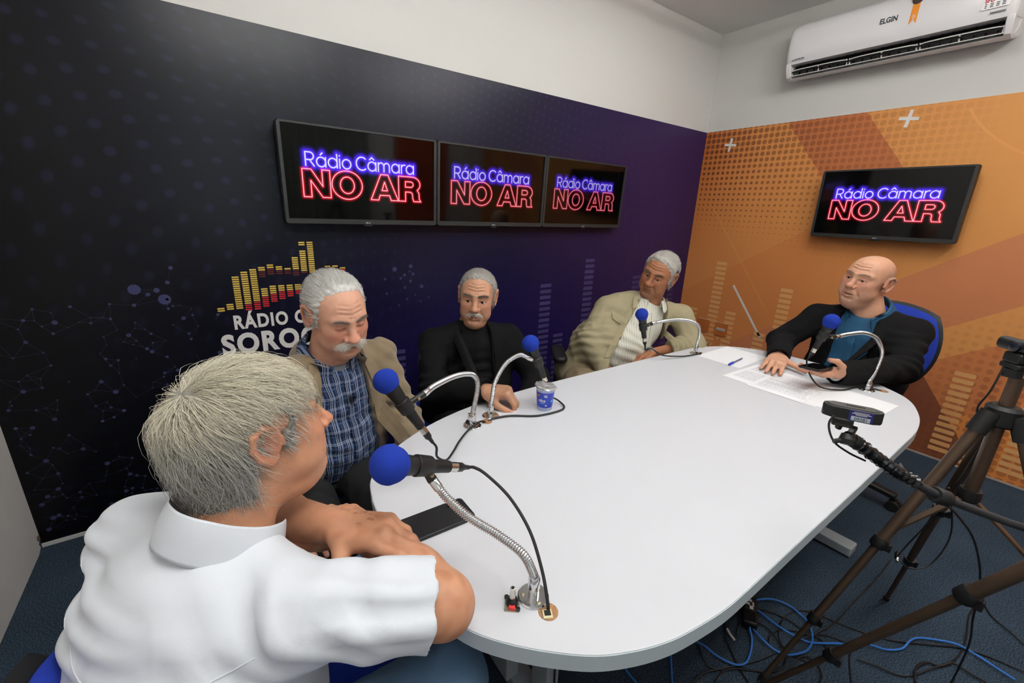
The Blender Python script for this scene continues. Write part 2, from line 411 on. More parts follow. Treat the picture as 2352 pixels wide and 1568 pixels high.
# station logo: columns of small bars (x, top z, yellow bars, red bars below, dark red bars)
M_y = mat('print_yellow', 'd6b74e', .5); M_r = mat('print_red', 'b8262a', .5); M_dr = mat('print_dark_red', '55181c', .5)
PX, PZ, BW, BH = .0357, .01005, .0262, .0062
colsL = [(0, .935, 2, 0, 0), (1, .950, 3, 0, 0), (2, 1.0715, 15, 0, 0), (3, 1.0915, 15, 3, 0), (4, 1.1015, 15, 4, 0), (5, 1.011, 4, 5, 0), (6, 1.021, 4, 4, 0), (7, 1.021, 3, 4, 0), (8, 1.021, 3, 3, 0), (9, 1.021, 3, 2, 0), (10, 1.012, 2, 2, 0), (11, 1.0, 2, 3, 0), (12, .99, 2, 3, 0),
         (5, 1.1095, 2, 0, 3), (6, 1.1195, 2, 0, 3), (7, 1.110, 2, 0, 2), (8, 1.1, 1, 0, 2), (9, 1.150, 6, 0, 3), (10, 1.180, 10, 0, 1), (11, 1.2205, 15, 0, 0), (10, 1.2205, 2, 0, 0),
         (13, 1.1035, 1, 0, 1), (14, 1.1035, 1, 1, 1), (15, 1.093, 1, 2, 0)]
Y, Rr, D = [], [], []
for k, top, ny, nr, nd in colsL:
    cx = -3.552 + k * PX - (0 if k < 11 else 0)
    zz_ = top
    for lst, n_ in ((Y, ny), (D, nd), (Rr, nr)):
        for i in range(n_): lst.append(rect(cx, zz_ - BH / 2, BW, BH)); zz_ -= PZ
decal_back('logo_yellow_bars', Y, M_y); decal_back('logo_red_bars', Rr, M_r); decal_back('logo_dark_bars', D, M_dr)
def wall_text(name, body, x0, x1, z0, z1, off):
    me = fit_text(text_mesh(body, .1, offset=off, extrude=.0005, spacing=1.16), x0, x1, z0, z1)
    o = link(name, me, M_pw, wall_back); o.rotation_euler = (PI / 2, 0, 0); o.location = (0, -.0025, 0); return o
wall_text('logo_lettering', 'RÁDIO CÂMARA', -3.512, -2.96, .828, .912, .0038)
wall_text('logo_lettering', 'SOROCABA', -3.572, -2.925, .708, .810, .0044)

# ================================================================ CEILING LAMPS
for i, (lx, ly) in enumerate(LAMPS):  # the last two are unseen lamps added as fill light
    st_ = LAMP_STRENGTH * (1. if i < 2 else .5); t = empty('ceiling_lamp', (lx, ly, HC), 'long white ceiling lamp with two glowing tubes, ' + ('above the photographer', 'nearest the air conditioner wall', 'added fill over the near end of the table', 'added fill over the far end of the table')[i], 'ceiling lamp')
    MB().box((0, 0, -.025), (1.2, .07, .05)).build('housing', mat('lamp_white', 'efefec', .4), t, bevel=.008)
    for s in (-1, 1):
        MB().tube([(-.56, s * .065, -.075), (.56, s * .065, -.075)], .014, 12).build('tube', mat('lamp_tube_%d' % (i // 2), 'ffffff', .3, emit=('fafaf8', st_)), t)
        MB().box((s * .585, 0, -.055), (.03, .17, .06)).build('end_cap', mat('lamp_white'), t, bevel=.004)
# daylight through the window behind the photographer
ld = bpy.data.lights.new('daylight', 'AREA'); ld.shape = 'RECTANGLE'; ld.size = WX1 - WX0; ld.size_y = WZ1 - WZ0; ld.energy = DAYLIGHT; ld.color = (.85, .93, 1)
lo = bpy.data.objects.new('daylight', ld); COL.objects.link(lo); lo.location = ((WX0 + WX1) / 2, YF - .2, (WZ0 + WZ1) / 2); lo.rotation_euler = (PI / 2, 0, 0)
# ================================================================ TELEVISIONS
M_bezel = mat('tv_bezel', '2c2d2d', .45); M_glassblk = mat('tv_back', '151515', .5)
SW, SH, TW, TH = .703, .390, .735, .424
SX, SZ = 0., .007
def arc_(cx, cz, rx, rz, a0, a1, n=16): return [(cx + rx * math.cos(math.radians(a0 + (a1 - a0) * i / n)), cz + rz * math.sin(math.radians(a0 + (a1 - a0) * i / n))) for i in range(n + 1)]
def stroke_word():
    """'Rádio Câmara' as single strokes; unit: x-height 1, capitals 1.42."""
    L = []; x = 0.
    def circ(x): return arc_(x + .5, .5, .5, .5, 0, 360, 22)
    def put(*ls): L.extend([[(px + x, pz) for px, pz in l] for l in ls])
    for ch in 'RáDio CâMara'.replace('D', 'd').replace('M', 'm'):
        if ch == 'R': put([(0, 0), (0, 1.42), (.5, 1.42)] + arc_(.5, 1.03, .40, .39, 90, -90, 10)[1:] + [(0, .64)], [(.45, .64), (.92, 0)]); x += 1.20
        elif ch in 'aáâ':
            put(circ(0), [(1.0, 0), (1.0, 1.0)])
            if ch == 'á': put([(.45, 1.22), (.68, 1.46)])
            if ch == 'â': put([(.22, 1.22), (.5, 1.48), (.78, 1.22)])
            x += 1.30
        elif ch == 'd': put(circ(0), [(1.0, 0), (1.0, 1.45)]); x += 1.30
        elif ch == 'i': put([(0, 0), (0, 1.0)], [(0, 1.28), (0, 1.36)]); x += .30
        elif ch == 'o': put(circ(0)); x += 1.28
        elif ch == 'C': put(arc_(.68, .71, .68, .71, 48, 312, 20)); x += 1.42
        elif ch == 'm': put([(0, 0), (0, 1.0)], [(0, .55)] + arc_(.36, .62, .36, .38, 180, 0, 10) + [(.72, 0)], [(.72, .55)] + arc_(1.08, .62, .36, .38, 180, 0, 10) + [(1.44, 0)]); x += 1.74
        elif ch == 'r': put([(0, 0), (0, 1.0)], arc_(.42, .56, .42, .44, 180, 75, 8)); x += .66
        else: x += .38
    return L, x - .30
def outline_word():
    """Contours of the heavy letters N O A R, height 1."""
    N_ = [(0, 0), (0, 1), (.27, 1), (.60, .40), (.60, 1), (.84, 1), (.84, 0), (.58, 0), (.24, .60), (.24, 0)]
    O1 = arc_(.50, .5, .50, .53, 0, 360, 36)[:-1]; O2 = arc_(.50, .5, .23, .31, 0, 360, 30)[:-1]
    A1 = [(0, 0), (.37, 1), (.63, 1), (1.0, 0), (.73, 0), (.67, .19), (.33, .19), (.27, 0)]; A2 = [(.40, .38), (.60, .38), (.50, .72)]
    R1 = [(0, 0), (0, 1), (.50, 1)] + arc_(.52, .70, .31, .30, 80, -50, 12) + [(.79, .34), (.80, .10), (.86, 0), (.58, 0), (.54, .12), (.53, .28)] + arc_(.42, .28, .11, .10, 20, 90, 4) + [(.26, .38), (.26, 0)]
    R2 = [(.26, .80), (.46, .80)] + arc_(.46, .69, .10, .11, 90, -90, 8)[1:] + [(.26, .58)]
    out = []
    for x, cs in ((0, [N_]), (.89, [O1, O2]), (2.18, [A1, A2]), (3.20, [R1, R2])): out += [[(px + x, pz) for px, pz in c] for c in cs]
    return out, 4.06
def flat_strokes(lines, closed, w, x0, x1, z0, zs, width):
    """Strokes as thin flat tubes in the screen plane (mesh x,y)."""
    mb = MB(); k = (x1 - x0) / width
    for l in lines:
        pts = [Vector((x0 + px * k, z0 + pz * zs, 0)) for px, pz in l]
        if closed: pts = pts + [pts[0], pts[1]]
        for a, b_ in zip(pts[:-1], pts[1:]):
            if (b_ - a).length < 1e-6: continue
            d = (b_ - a).normalized(); n = Vector((-d.y, d.x, 0)) * w; e = d * w * .55
            mb.add([a - n - e, b_ - n + e, b_ + n + e, a + n - e], [(0, 1, 2, 3)])
    me = bpy.data.meshes.new('strokes'); me.from_pydata(mb.v, [], mb.f); me.update()
    P = []
    for l in lines:
        pts = [(x0 + px * k, z0 + pz * zs) for px, pz in l] + ([(x0 + l[0][0] * k, z0 + l[0][1] * zs)] if closed else [])
        for (ax_, az_), (bx_, bz_) in zip(pts[:-1], pts[1:]):
            n = max(1, int(math.hypot(bx_ - ax_, bz_ - az_) / .003)); P += [(ax_ + (bx_ - ax_) * i / n, az_ + (bz_ - az_) * i / n) for i in range(n + 1)]
    return me, np.array(P, np.float32)
def screen_mesh():
    """Flat screen picture: black with the two glowing lines of lettering, stored per vertex."""
    l1, w1 = stroke_word(); l2, w2 = outline_word()
    t1, e1 = flat_strokes(l1, False, .0029, -.263, .240, .226, .0400, w1)
    t2, e2 = flat_strokes(l2, True, .0017, -.281, .279, .095, .118, w2)
    nx, nz = 230, 120
    gx = np.linspace(-SW / 2, SW / 2, nx + 1, dtype=np.float32); gz = np.linspace(0, SH, nz + 1, dtype=np.float32)
    X, Z = np.meshgrid(gx, gz, indexing='ij'); X = X.ravel(); Z = Z.ravel()
    def dist(e):
        d = np.full(len(X), 1., np.float32); near = (Z > e[:, 1].min() - .04) & (Z < e[:, 1].max() + .04)
        q = np.stack([X[near], Z[near]], 1); r = np.empty(len(q), np.float32)
        for i in range(0, len(q), 2000): r[i:i + 2000] = np.sqrt(((q[i:i + 2000, None] - e[None]) ** 2).sum(2).min(1))
        d[near] = r; return d
    d1, d2 = dist(e1), dist(e2)
    col = np.zeros((len(X), 4), np.float32); col[:, 3] = 1
    col[:, :3] += np.exp(-(d1 / .0125) ** 2)[:, None] * np.array([.10, .035, 1.2], np.float32)
    col[:, :3] += np.exp(-(d2 / .0058) ** 2)[:, None] * np.array([.85, .015, .03], np.float32)
    verts = np.stack([X, np.zeros_like(X), Z + .0], 1)
    idx = np.arange((nx + 1) * (nz + 1)).reshape(nx + 1, nz + 1)
    f = np.stack([idx[:-1, :-1], idx[1:, :-1], idx[1:, 1:], idx[:-1, 1:]], 2).reshape(-1, 4)
    me = bpy.data.meshes.new('screen'); me.from_pydata(verts.tolist(), [], f.tolist())
    ca = me.color_attributes.new('glow', 'FLOAT_COLOR', 'POINT'); ca.data.foreach_set('color', col.ravel())
    return me, t1, t2
SCR, T1, OUT = screen_mesh()
def screen_mat(name, st):
    m = mat(name, '030303', .06, spec=.5); b = m.node_tree.nodes['Principled BSDF']
    a = m.node_tree.nodes.new('ShaderNodeVertexColor'); a.layer_name = 'glow'
    m.node_tree.links.new(a.outputs[0], b.inputs['Emission Color']); b.inputs['Emission Strength'].default_value = st
    return m
def make_tv(loc, rz, tilt, label, st):
    t = empty('television', loc, label, 'television', 'wall televisions'); t.rotation_euler = (tilt, 0, rz)
    MB().prism(rrect(TW, TH, .012), 0, .045, Matrix(((1, 0, 0, 0), (0, 0, 1, .004), (0, 1, 0, TH / 2), (0, 0, 0, 1)))).build('housing', M_glassblk, t, bevel=.004)
    fr = MB(); o_ = rrect(TW, TH, .012, 4, 0, TH / 2); i_ = rrect(SW, SH, .002, 4, 0, TH / 2 + SZ); n = len(o_)
    vs = [(x, .002, z) for x, z in o_] + [(x, -.008, z) for x, z in [(a * .992, TH / 2 + (b - TH / 2) * .99) for a, b in o_]] + [(x, -.008, z) for x, z in i_] + [(x, .004, z) for x, z in i_]
    fr.add(vs, [(k * n + i, k * n + (i + 1) % n, (k + 1) * n + (i + 1) % n, (k + 1) * n + i) for k in range(3) for i in range(n)])
    fr.build('bezel', M_bezel, t, smooth=25)
    sc = link('screen', SCR.copy(), screen_mat('screen_glow_%d' % int(st * 100), st), t); sc.location = (0, -.001, TH / 2 + SZ - SH / 2); sc['label'] = 'black glossy screen with glowing neon lettering'
    for me, nm, col, s in ((T1, 'blue_lettering', 'dfd6ff', 1.0), (OUT, 'red_outline_lettering', 'ffc4da', 1.0)):
        o = link(nm, me.copy(), mat('neon_%s_%d' % (nm, int(st * 100)), '000000', .5, emit=(col, s * st)), sc); o.rotation_euler = (PI / 2, 0, 0); o.location = (0, -.0012, 0)
    lg = link('brand_mark', fit_text(text_mesh('LG', .01, offset=.0002, extrude=.0002), -.004, .009, 0, .0065), mat('tv_logo', 'b9b9b9', .3), t); lg.rotation_euler = (PI / 2, 0, 0); lg.location = (0, -.0085, .0058)
    MB().tube([(-.0085, -.008, .009), (-.0085, -.0088, .009)], .0036, 14).build('brand_dot', MATS['tv_logo'], t)
    MB().box((0, .0, -.004), (.04, .02, .008)).build('sensor', M_glassblk, t, bevel=.002)
    MB().box((0, .052, TH / 2 - .06), (.3, .022, .2)).build('wall_bracket', mat('bracket_black', '1a1a1a', .6), t)
    return t
TLT = .045
for x, lb, st in ((-2.894, 'wall television with neon letters, leftmost of three on the dark mural', 1.0), (-2.157, 'wall television with neon letters, middle of three on the dark mural', .72), (-1.423, 'wall television with neon letters, rightmost of three on the dark mural', .55)):  # viewing-angle dimming put into the emission strength of each screen
    make_tv((x, -.068, 1.306), 0, TLT, lb, st)
make_tv((-.088, -1.338, 1.308), -PI / 2, TLT, 'wall television with neon letters hung alone on the orange mural', 1.0)

# ================================================================ AIR CONDITIONER
ac = empty('air_conditioner', (0, -1.147, 2.32), 'white split air conditioner unit high on the wall above the orange mural', 'air conditioner')
M_ac = mat('ac_plastic', 'e6e4e4', .28, coat=.2); M_dark = mat('dark_cavity', '0c0c0c', .7)
AY0, AY1 = -.525, .525     # local y extents
prof = [(.0, .315), (.13, .325), (.17, .315), (.195, .29), (.207, .25), (.21, .20), (.208, .15), (.20, .11), (.188, .082)]
def ac_shell(prof, name, m, y0=AY0, y1=AY1, parent=ac, close=True):
    mb = MB(); n = len(prof); ys = [y0, y0 + .006, y0 + .02, y0 + .045, y1 - .045, y1 - .02, y1 - .006, y1]; sc = [.90, .955, .985, 1, 1, .985, .955, .90]
    vs = []
    for yv, s_ in zip(ys, sc):
        for d_, z_ in prof: vs.append((-d_ * s_, yv, .17 + (z_ - .17) * (1 - (1 - s_) * .55)))
    m_ = len(ys); fs = [(i * n + k, i * n + (k + 1) % n, (i + 1) * n + (k + 1) % n, (i + 1) * n + k) for i in range(m_ - 1) for k in range(n if close else n - 1)]
    if close: fs += [tuple(range(n)), tuple((m_ - 1) * n + k for k in range(n))]
    mb.add(vs, fs); o = mb.build(name, m, parent, smooth=50); return o
ac_shell(prof + [(.16, .078), (.05, .1), (.0, .1)], 'front_panel', M_ac)
ac_shell([(0, .1), (.06, .1), (.075, .055), (.10, .028), (.13, .015), (.145, .006), (.12, .0), (.05, .012), (.0, .03)], 'base_shell', M_ac)
for s in (-1, 1): MB().prism([(0, .03), (.05, .012), (.12, 0), (.155, .012), (.185, .06), (.19, .09), (.0, .12)], 0, .03, Matrix(((-1, 0, 0, 0), (0, 0, 1, s * .505 - .015), (0, 1, 0, 0), (0, 0, 0, 1)))).build('outlet_cheek', M_ac, ac, bevel=.004)
MB().box((-.055, 0, .075), (.03, 1.0, .05)).build('fan_cavity', M_dark, ac)
MB().box((-.135, 0, .060), (.006, .97, .078), Euler((0, .95, 0)).to_matrix()).build('outlet_painted_shade', M_dark, ac)  # black slanted sheet, painted-in shade for the outlet
for k in range(22):
    y = -.46 + k * .92 / 21
    MB().box((-.11, y, .058), (.05, .0035, .045), Euler((0, .5, .25)).to_matrix()).build('vane', mat('vane_dark', '101010', .6), ac)
for k, (y0, y1) in enumerate(((-.49, -.165), (-.16, .165), (.17, .49))):
    MB().tube(spline([(-.150, y0, .040), (-.162, y0 + .02, .050), (-.165, (y0 + y1) / 2, .052), (-.162, y1 - .02, .050), (-.150, y1, .040)], 4), .0032, 6).build('louver_rod', mat('louver_white', 'dcdbd8', .4), ac)
    for yy in (y0 + .005, (y0 + y1) / 2, y1 - .005): MB().bar((-.165, yy, .052), (-.146, yy, .022), .004, .006, (0, 1, 0)).build('louver_post', MATS['louver_white'], ac)
MB().box((-.150, 0, .022), (.022, .99, .004), Euler((0, -.35, 0)).to_matrix()).build('louver_blade', MATS['louver_white'], ac, bevel=.001)
def ac_text(body, y_left, y_right, z0, z1, m, d=.2105, off=0., nm='lettering', tilt=0.):
    o = link(nm, fit_text(text_mesh(body, .03, offset=off, extrude=.0003), 0, y_left - y_right, 0, z1 - z0), m, ac)
    o.rotation_euler = (PI / 2 + tilt, 0, -PI / 2); o.location = (-d, y_left + 1.147, z0 - 2.32); return o
M_ink = mat('ink_black', '202022', .6); M_gr = mat('ink_grey', '55565a', .4)
ac_text('ELGIN', -1.115, -1.195, 2.502, 2.530, mat('ac_logo', '3a3c40', .3), .2106, .001, tilt=-.02)
ac_text('ecoINVERTER', -.665, -.74, 2.418, 2.429, M_gr, .2035, .0003, tilt=.1)
MB().box((-.2065, -.455, .109), (.0006, .055, .006)).build('lettering', M_gr, ac)
rb = MB(); rb.prism([(0, 0), (.016, .022), (.032, 0), (.032, .17), (0, .17)], 0, .0008, Matrix(((0, 0, -1, -.2095), (-1, 0, 0, -.104), (0, 1, 0, .145), (0, 0, 0, 1)))).build('orange_ribbon', mat('ribbon_orange', 'e98f2c', .5), ac)
for k, (zz_, wd) in enumerate(((.186, .012), (.178, .016), (.170, .010))): MB().box((-.2106, -.120, zz_), (.0005, wd, .0035)).build('ribbon_print', M_pw, ac)
MB().tube([(-.209, -.12, .262), (-.2104, -.12, .262)], .024, 20).build('ribbon_rosette', mat('ribbon_dark', '3a2f2a', .5), ac)
MB().box((-.2092, -.44, .158), (.001, .10, .062)).build('rating_label', mat('label_white', 'efeeee', .5), ac)
ac_text('SPD', -1.545, -1.58, 2.476, 2.494, mat('ink_red', 'b03038', .5), .2104, .0012, nm='label_print')
for k in range(4):
    for j_ in range(3): MB().box((-.2100, -.405 - .021 * k, .150 - .007 * j_), (.0005, .012 if k else .007, .0035)).build('label_print', M_ink, ac)

# ================================================================ WALL PLATES
M_plate = mat('plate_orange', 'bd6a30', .45)
for k, (yc, lb) in enumerate(((-.262, 'blank orange painted wall plate low on the orange mural, nearer the corner'), (-.428, 'orange painted wall plate with two grey sockets low on the orange mural'))):
    t = empty('wall_plate', (-.002, yc, .48), lb, 'wall plate')
    MB().prism(rrect(.116, .116, .01), 0, .008, Matrix(((0, 0, -1, 0), (1, 0, 0, 0), (0, 1, 0, 0), (0, 0, 0, 1)))).build('plate', M_plate, t, bevel=.002)
    fr = MB()
    for a, b in (((-.058, .058), (.058, .058)), ((-.058, -.058), (-.058, .058))): fr.bar((-.0085, a[0], a[1]), (-.0085, b[0], b[1]), .0025, .002)
    fr.build('bare_edge', mat('plate_edge', 'e0d6c8', .5), t)
    if k:
        for s in (-1, 1):
            so = MB().box((-.0095, s * .02, 0), (.004, .036, .024)).build('socket', mat('socket_grey', 'b9bbbd', .4), t, bevel=.002)
            h = MB()
            for yy, zz_ in ((-.008, 0), (.008, 0), (0, -.004)): h.tube([(-.0112, s * .02 + yy, zz_), (-.0122, s * .02 + yy, zz_)], .0025, 8)
            h.build('contact_holes', M_dark, so)

# ================================================================ TABLE
TZ = .74
OUTL = [(-3.339, -1.405), (-3.318, -1.325), (-3.262, -1.255), (-3.19, -1.197), (-3.047, -1.128), (-2.855, -1.083), (-2.581, -1.066), (-2.189, -1.068), (-1.682, -1.078), (-1.506, -1.092), (-1.336, -1.165), (-1.235, -1.300), (-1.205, -1.45), (-1.215, -1.63), (-1.262, -1.77), (-1.333, -1.882), (-1.391, -1.934), (-1.475, -1.972), (-1.590, -2.005), (-1.72, -2.022), (-1.893, -2.024), (-2.198, -2.025), (-2.577, -2.024), (-2.80, -2.024), (-2.90, -2.023), (-2.973, -2.016), (-3.048, -2.003), (-3.119, -1.978), (-3.184, -1.941), (-3.263, -1.869), (-3.316, -1.796), (-3.345, -1.70), (-3.352, -1.55)]
oc = [(v.x, v.y) for v in spline([(*p, 0) for p in OUTL] + [(*OUTL[0], 0)], 5)][:-1]
tb = empty('meeting_table', (-2.3, -1.55, 0), 'long white rounded meeting table with grey edge band and steel legs', 'table')
def child(o, p):
    o.parent = p; o.matrix_parent_inverse = Matrix.Translation(p.location).inverted() if p.rotation_euler.z == 0 else p.matrix_basis.inverted(); return o
M_top = mat('table_laminate', 'd0d2d7', .38, spec=.4, bump=(900, .04)); M_edge = mat('table_edge', 'b9c4c9', .45); M_leg = mat('table_leg', '9aa3a8', .45)
ic = [(x + (-2.3 - x) * .0016, y + (-1.55 - y) * .003) for x, y in oc]
child(MB().prism(ic, TZ - .002, TZ).build('tabletop', M_top, None, smooth=None), tb)
child(MB().prism(oc, TZ - .034, TZ - .0015).build('edge_band', M_edge, None, smooth=40), tb)
for fx in (-2.97, -1.44):
    child(MB().bar((fx, -1.18, .03), (fx, -1.925, .03), .07, .045).build('foot', M_leg, None, bevel=.006), tb)
    for fy in (-1.50, -1.62): child(MB().box((fx + (.02 if fy < -1.6 else -.03), fy, .38), (.045, .07, .66)).build('leg', M_leg, None, bevel=.006), tb)
    child(MB().bar((fx, -1.2, .695), (fx, -1.92, .695), .06, .03).build('top_bar', M_leg, None, bevel=.004), tb)
    child(MB().bar((fx - .22, -1.62, .67), (fx - .03, -1.56, .25), .05, .03).build('brace', M_leg, None, bevel=.004), tb)
child(MB().bar((-2.95, -1.55, .62), (-1.46, -1.55, .62), .03, .09).build('beam', M_leg, None, bevel=.004), tb)
# holes cut for the cables
M_wood = mat('raw_chipboard', '9a7150', .9, noise=(180, .35))
for x, y in ((-3.181, -1.852), (-2.905, -1.213), (-1.362, -1.842)):
    h = child(MB().tube([(x, y, TZ - .0002), (x, y, TZ + .0006)], .0175, 18).build('cable_hole', M_wood, None), tb)
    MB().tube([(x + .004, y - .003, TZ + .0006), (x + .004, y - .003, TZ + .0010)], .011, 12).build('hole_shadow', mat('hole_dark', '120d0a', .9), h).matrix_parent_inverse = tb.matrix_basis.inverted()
# network socket in the nearest hole
t = empty('network_socket', (-3.186, -1.856, TZ - .0045), 'cream network socket sitting in the round cable hole', 'socket', rz=-.5)
MB().box((0, 0, .004), (.0165, .016, .008)).build('shell', mat('socket_cream', 'd8cfa6', .5), t, bevel=.001)
MB().box((0, .001, .0082), (.011, .010, .001)).build('opening', M_dark, t)
# panel jacks
def jack(loc, rz, label):
    t = empty('panel_jack', loc, label, 'audio jack', 'panel jacks on the table', rz)
    MB().prism(rrect(.027, .031, .003), 0, .0018, None).build('plate', mat('nickel', 'c2bcae', .3, .9), t)
    MB().lathe([(.0115, .0018), (.0115, .005), (.009, .010), (.007, .012)], (0, .002, 0)).build('collar', mat('black_plastic', '141414', .45), t)
    MB().lathe([(.0052, .010), (.0052, .024), (.0046, .026), (.0046, .034), (.0035, .0345)], (0, .002, 0), n=16).build('plug_sleeve', mat('bright_nickel', 'd2cdc4', .2, 1.), t)
    MB().tube([(0, .002, .0346), (0, .002, .0350)], .0025, 10).build('plug_hole', M_dark, t)
    MB().box((0, -.009, .004), (.011, .008, .006)).build('release_tab', mat('red_plastic', 'd8352f', .4), t, bevel=.001)
    for sx, sy in ((-1, 1), (1, -1)): MB().lathe([(.0042, .0018), (.0042, .0045), (.0025, .005)], (sx * .0105, sy * .0115, 0), n=10).build('screw', mat('black_plastic'), t)
    return t
jack((-3.2245, -1.806, TZ), -.67, 'nickel panel jack with red tab beside the nearest microphone stand')
jack((-1.372, -1.800, TZ), -1., 'nickel panel jack with red tab beside the bald man\'s microphone stand')
jack((-2.958, -1.192, TZ), 2., 'nickel panel jack with red tab behind the plaid man\'s microphone stand')

# ================================================================ MICROPHONES ON GOOSENECKS
M_foam = mat('blue_foam', '20389a', .95, spec=.15, bump=(900, .8), noise=(700, .12)); M_micblk = mat('mic_black', '121213', .42); M_chrome = mat('chrome', 'd8dadb', .16, 1.); M_goose = mat('gooseneck_steel', 'c9cbcc', .24, 1.); M_cable = mat('cable_black', '161617', .5)
def mic_set(k, f, tl, goose, base, cable, who, fr=.030):
    f = Vector(f); tl = Vector(tl); ax = (f - tl).normalized(); L = (f - tl).length; base = Vector(base)
    mc = empty('microphone', tl, 'black handheld microphone with blue foam ball ' + who, 'microphone', 'microphones on the table')
    P = lambda h: ax * h
    b0 = P(.012)
    MB().lathe([(.0085, 0), (.0110, .003), (.0112, .02), (.0125, .04), (.0150, L * .55), (.0185, L - .028), (.0215, L - .018), (.0215, L)], b0 * 0 + P(.0), ax).build('body', M_micblk, mc)
    pr = []; n = 12
    for i in range(n + 1):
        a = -PI / 2 + .45 + (PI - .45) * i / n; pr.append((fr * math.cos(a) * (1. if a > 0 else .96), L + fr * (.98 * math.sin(a) if a > 0 else 1.05 * math.sin(a))))
    MB().lathe(pr, (0, 0, 0), ax, n=28).build('windscreen', M_foam, mc, smooth=60)
    MB().lathe([(.0092, -.016), (.0092, .001)], (0, 0, 0), ax, n=18).build('connector_ring', mat('bright_nickel'), mc)
    MB().lathe([(.0040, -.050), (.0055, -.036), (.0088, -.030), (.0090, -.016)], (0, 0, 0), ax, n=16).build('plug', M_micblk, mc)
    st = empty('gooseneck_stand', base, 'chrome gooseneck stand screwed to the table ' + who, 'microphone stand', 'gooseneck stands')
    MB().lathe([(.028, 0), (.028, .0025), (.026, .004), (.010, .0045), (.010, .018), (.0085, .019), (.0105, .021), (.0105, .042), (.008, .046)], (0, 0, 0), n=28).build('flange', M_chrome, st)
    for a in (.4, 2.5, 4.6): MB().lathe([(.0045, .003), (.0035, .0055), (.001, .006)], (.019 * math.cos(a), .019 * math.sin(a), 0), n=10).build('screw', mat('brass_screw', 'b9ac8c', .35, .9), st)
    gp = spline([(0, 0, .040)] + [Vector(g) - base for g in goose], 26)
    # resample to an even rib pitch
    ds = [0]
    for i in range(1, len(gp)): ds.append(ds[-1] + (gp[i] - gp[i - 1]).length)
    tot = ds[-1]; N = int(tot / .0011); pts = []; j = 0
    for i in range(N + 1):
        s = tot * i / N
        while j < len(ds) - 2 and ds[j + 1] < s: j += 1
        u = (s - ds[j]) / max(1e-9, ds[j + 1] - ds[j]); pts.append(gp[j].lerp(gp[j + 1], min(1, u)))
    rr = [(.0071 + (.0011 if i % 4 < 2 else -.0006)) for i in range(N + 1)]
    MB().tube(pts, rr, 12).build('gooseneck', M_goose, st, smooth=60)
    e = pts[-1]; dr = (pts[-1] - pts[-12]).normalized()
    MB().lathe([(.0080, -.004), (.0088, 0), (.0088, .018), (.0078, .020)], e, dr, n=16).build('top_fitting', M_chrome, st)
    # clip: swivel block reaching the microphone, half ring around it
    cpt = f - ax * (L * .52) - base; e2 = e + dr * .018
    arm = MB(); arm.tube([e2, e2.lerp(cpt, .35), cpt], [.0095, .0085, .007], 10); arm.build('clip_swivel', mat('black_plastic'), st)
    MB().lathe([(.0165, -.017), (.0178, -.015), (.0192, .015), (.0172, .017)], cpt, ax, n=20).build('clip_ring', mat('black_plastic'), st)
    MB().lathe([(.004, -.012), (.004, .012)], e2.lerp(cpt, .4), (e2 - cpt).cross(ax), n=8).build('clip_bolt', mat('brass_screw'), st)
    start = tl - ax * .046
    cb = MB().tube(spline([start, start - ax * .02] + [Vector(c) for c in cable], 8), .0032, 8).build('microphone_cable', M_cable, None)
    tag(cb, 'thin black microphone cable ' + who, 'cable', 'microphone cables')
mic_set(1, (-3.379, -1.663, .995), (-3.262, -1.646, .940), [(-3.191, -1.817, .800), (-3.206, -1.805, .838), (-3.232, -1.768, .862), (-3.264, -1.722, .882), (-3.286, -1.685, .905), (-3.296, -1.668, .922)], (-3.184, -1.814, TZ),
        [(-3.190, -1.662, .905), (-3.168, -1.71, .875), (-3.160, -1.765, .835), (-3.168, -1.815, .79), (-3.178, -1.846, .752), (-3.180, -1.850, .735)], 'in front of the man in the white shirt', .033)
mic_set(2, (-3.276, -1.357, 1.01), (-3.206, -1.39, .885), [(-2.955, -1.213, .80), (-2.944, -1.217, .875), (-2.962, -1.226, .915), (-3.0, -1.242, .934), (-3.06, -1.274, .948), (-3.135, -1.324, .958), (-3.168, -1.346, .957)], (-2.96, -1.215, TZ),
        [(-3.172, -1.402, .800), (-3.142, -1.392, .774), (-3.095, -1.345, .762), (-3.05, -1.295, .754), (-2.99, -1.245, .750), (-2.935, -1.222, .752), (-2.908, -1.214, .737)], 'pointing up at the man in plaid')
mic_set(3, (-2.714, -1.180, .968), (-2.658, -1.196, .838), [(-2.866, -1.182, .80), (-2.853, -1.174, .845), (-2.832, -1.174, .885), (-2.805, -1.178, .918), (-2.762, -1.185, .936), (-2.728, -1.188, .922)], (-2.874, -1.187, TZ),
        [(-2.628, -1.206, .762), (-2.612, -1.235, .750), (-2.635, -1.282, .746), (-2.74, -1.275, .745), (-2.82, -1.228, .745), (-2.88, -1.215, .745), (-2.902, -1.213, .737)], 'beside the water cup')
mic_set(4, (-2.001, -1.082, .971), (-1.96, -1.082, .854), [(-1.615, -1.148, .80), (-1.606, -1.147, .84), (-1.624, -1.144, .885), (-1.68, -1.137, .912), (-1.76, -1.128, .929), (-1.85, -1.116, .933), (-1.92, -1.100, .926)], (-1.619, -1.149, TZ),
        [(-1.92, -1.10, .80), (-1.86, -1.125, .765), (-1.74, -1.15, .747), (-1.66, -1.165, .746), (-1.60, -1.17, .746), (-1.585, -1.15, .74)], 'before the man in the khaki jacket', .029)
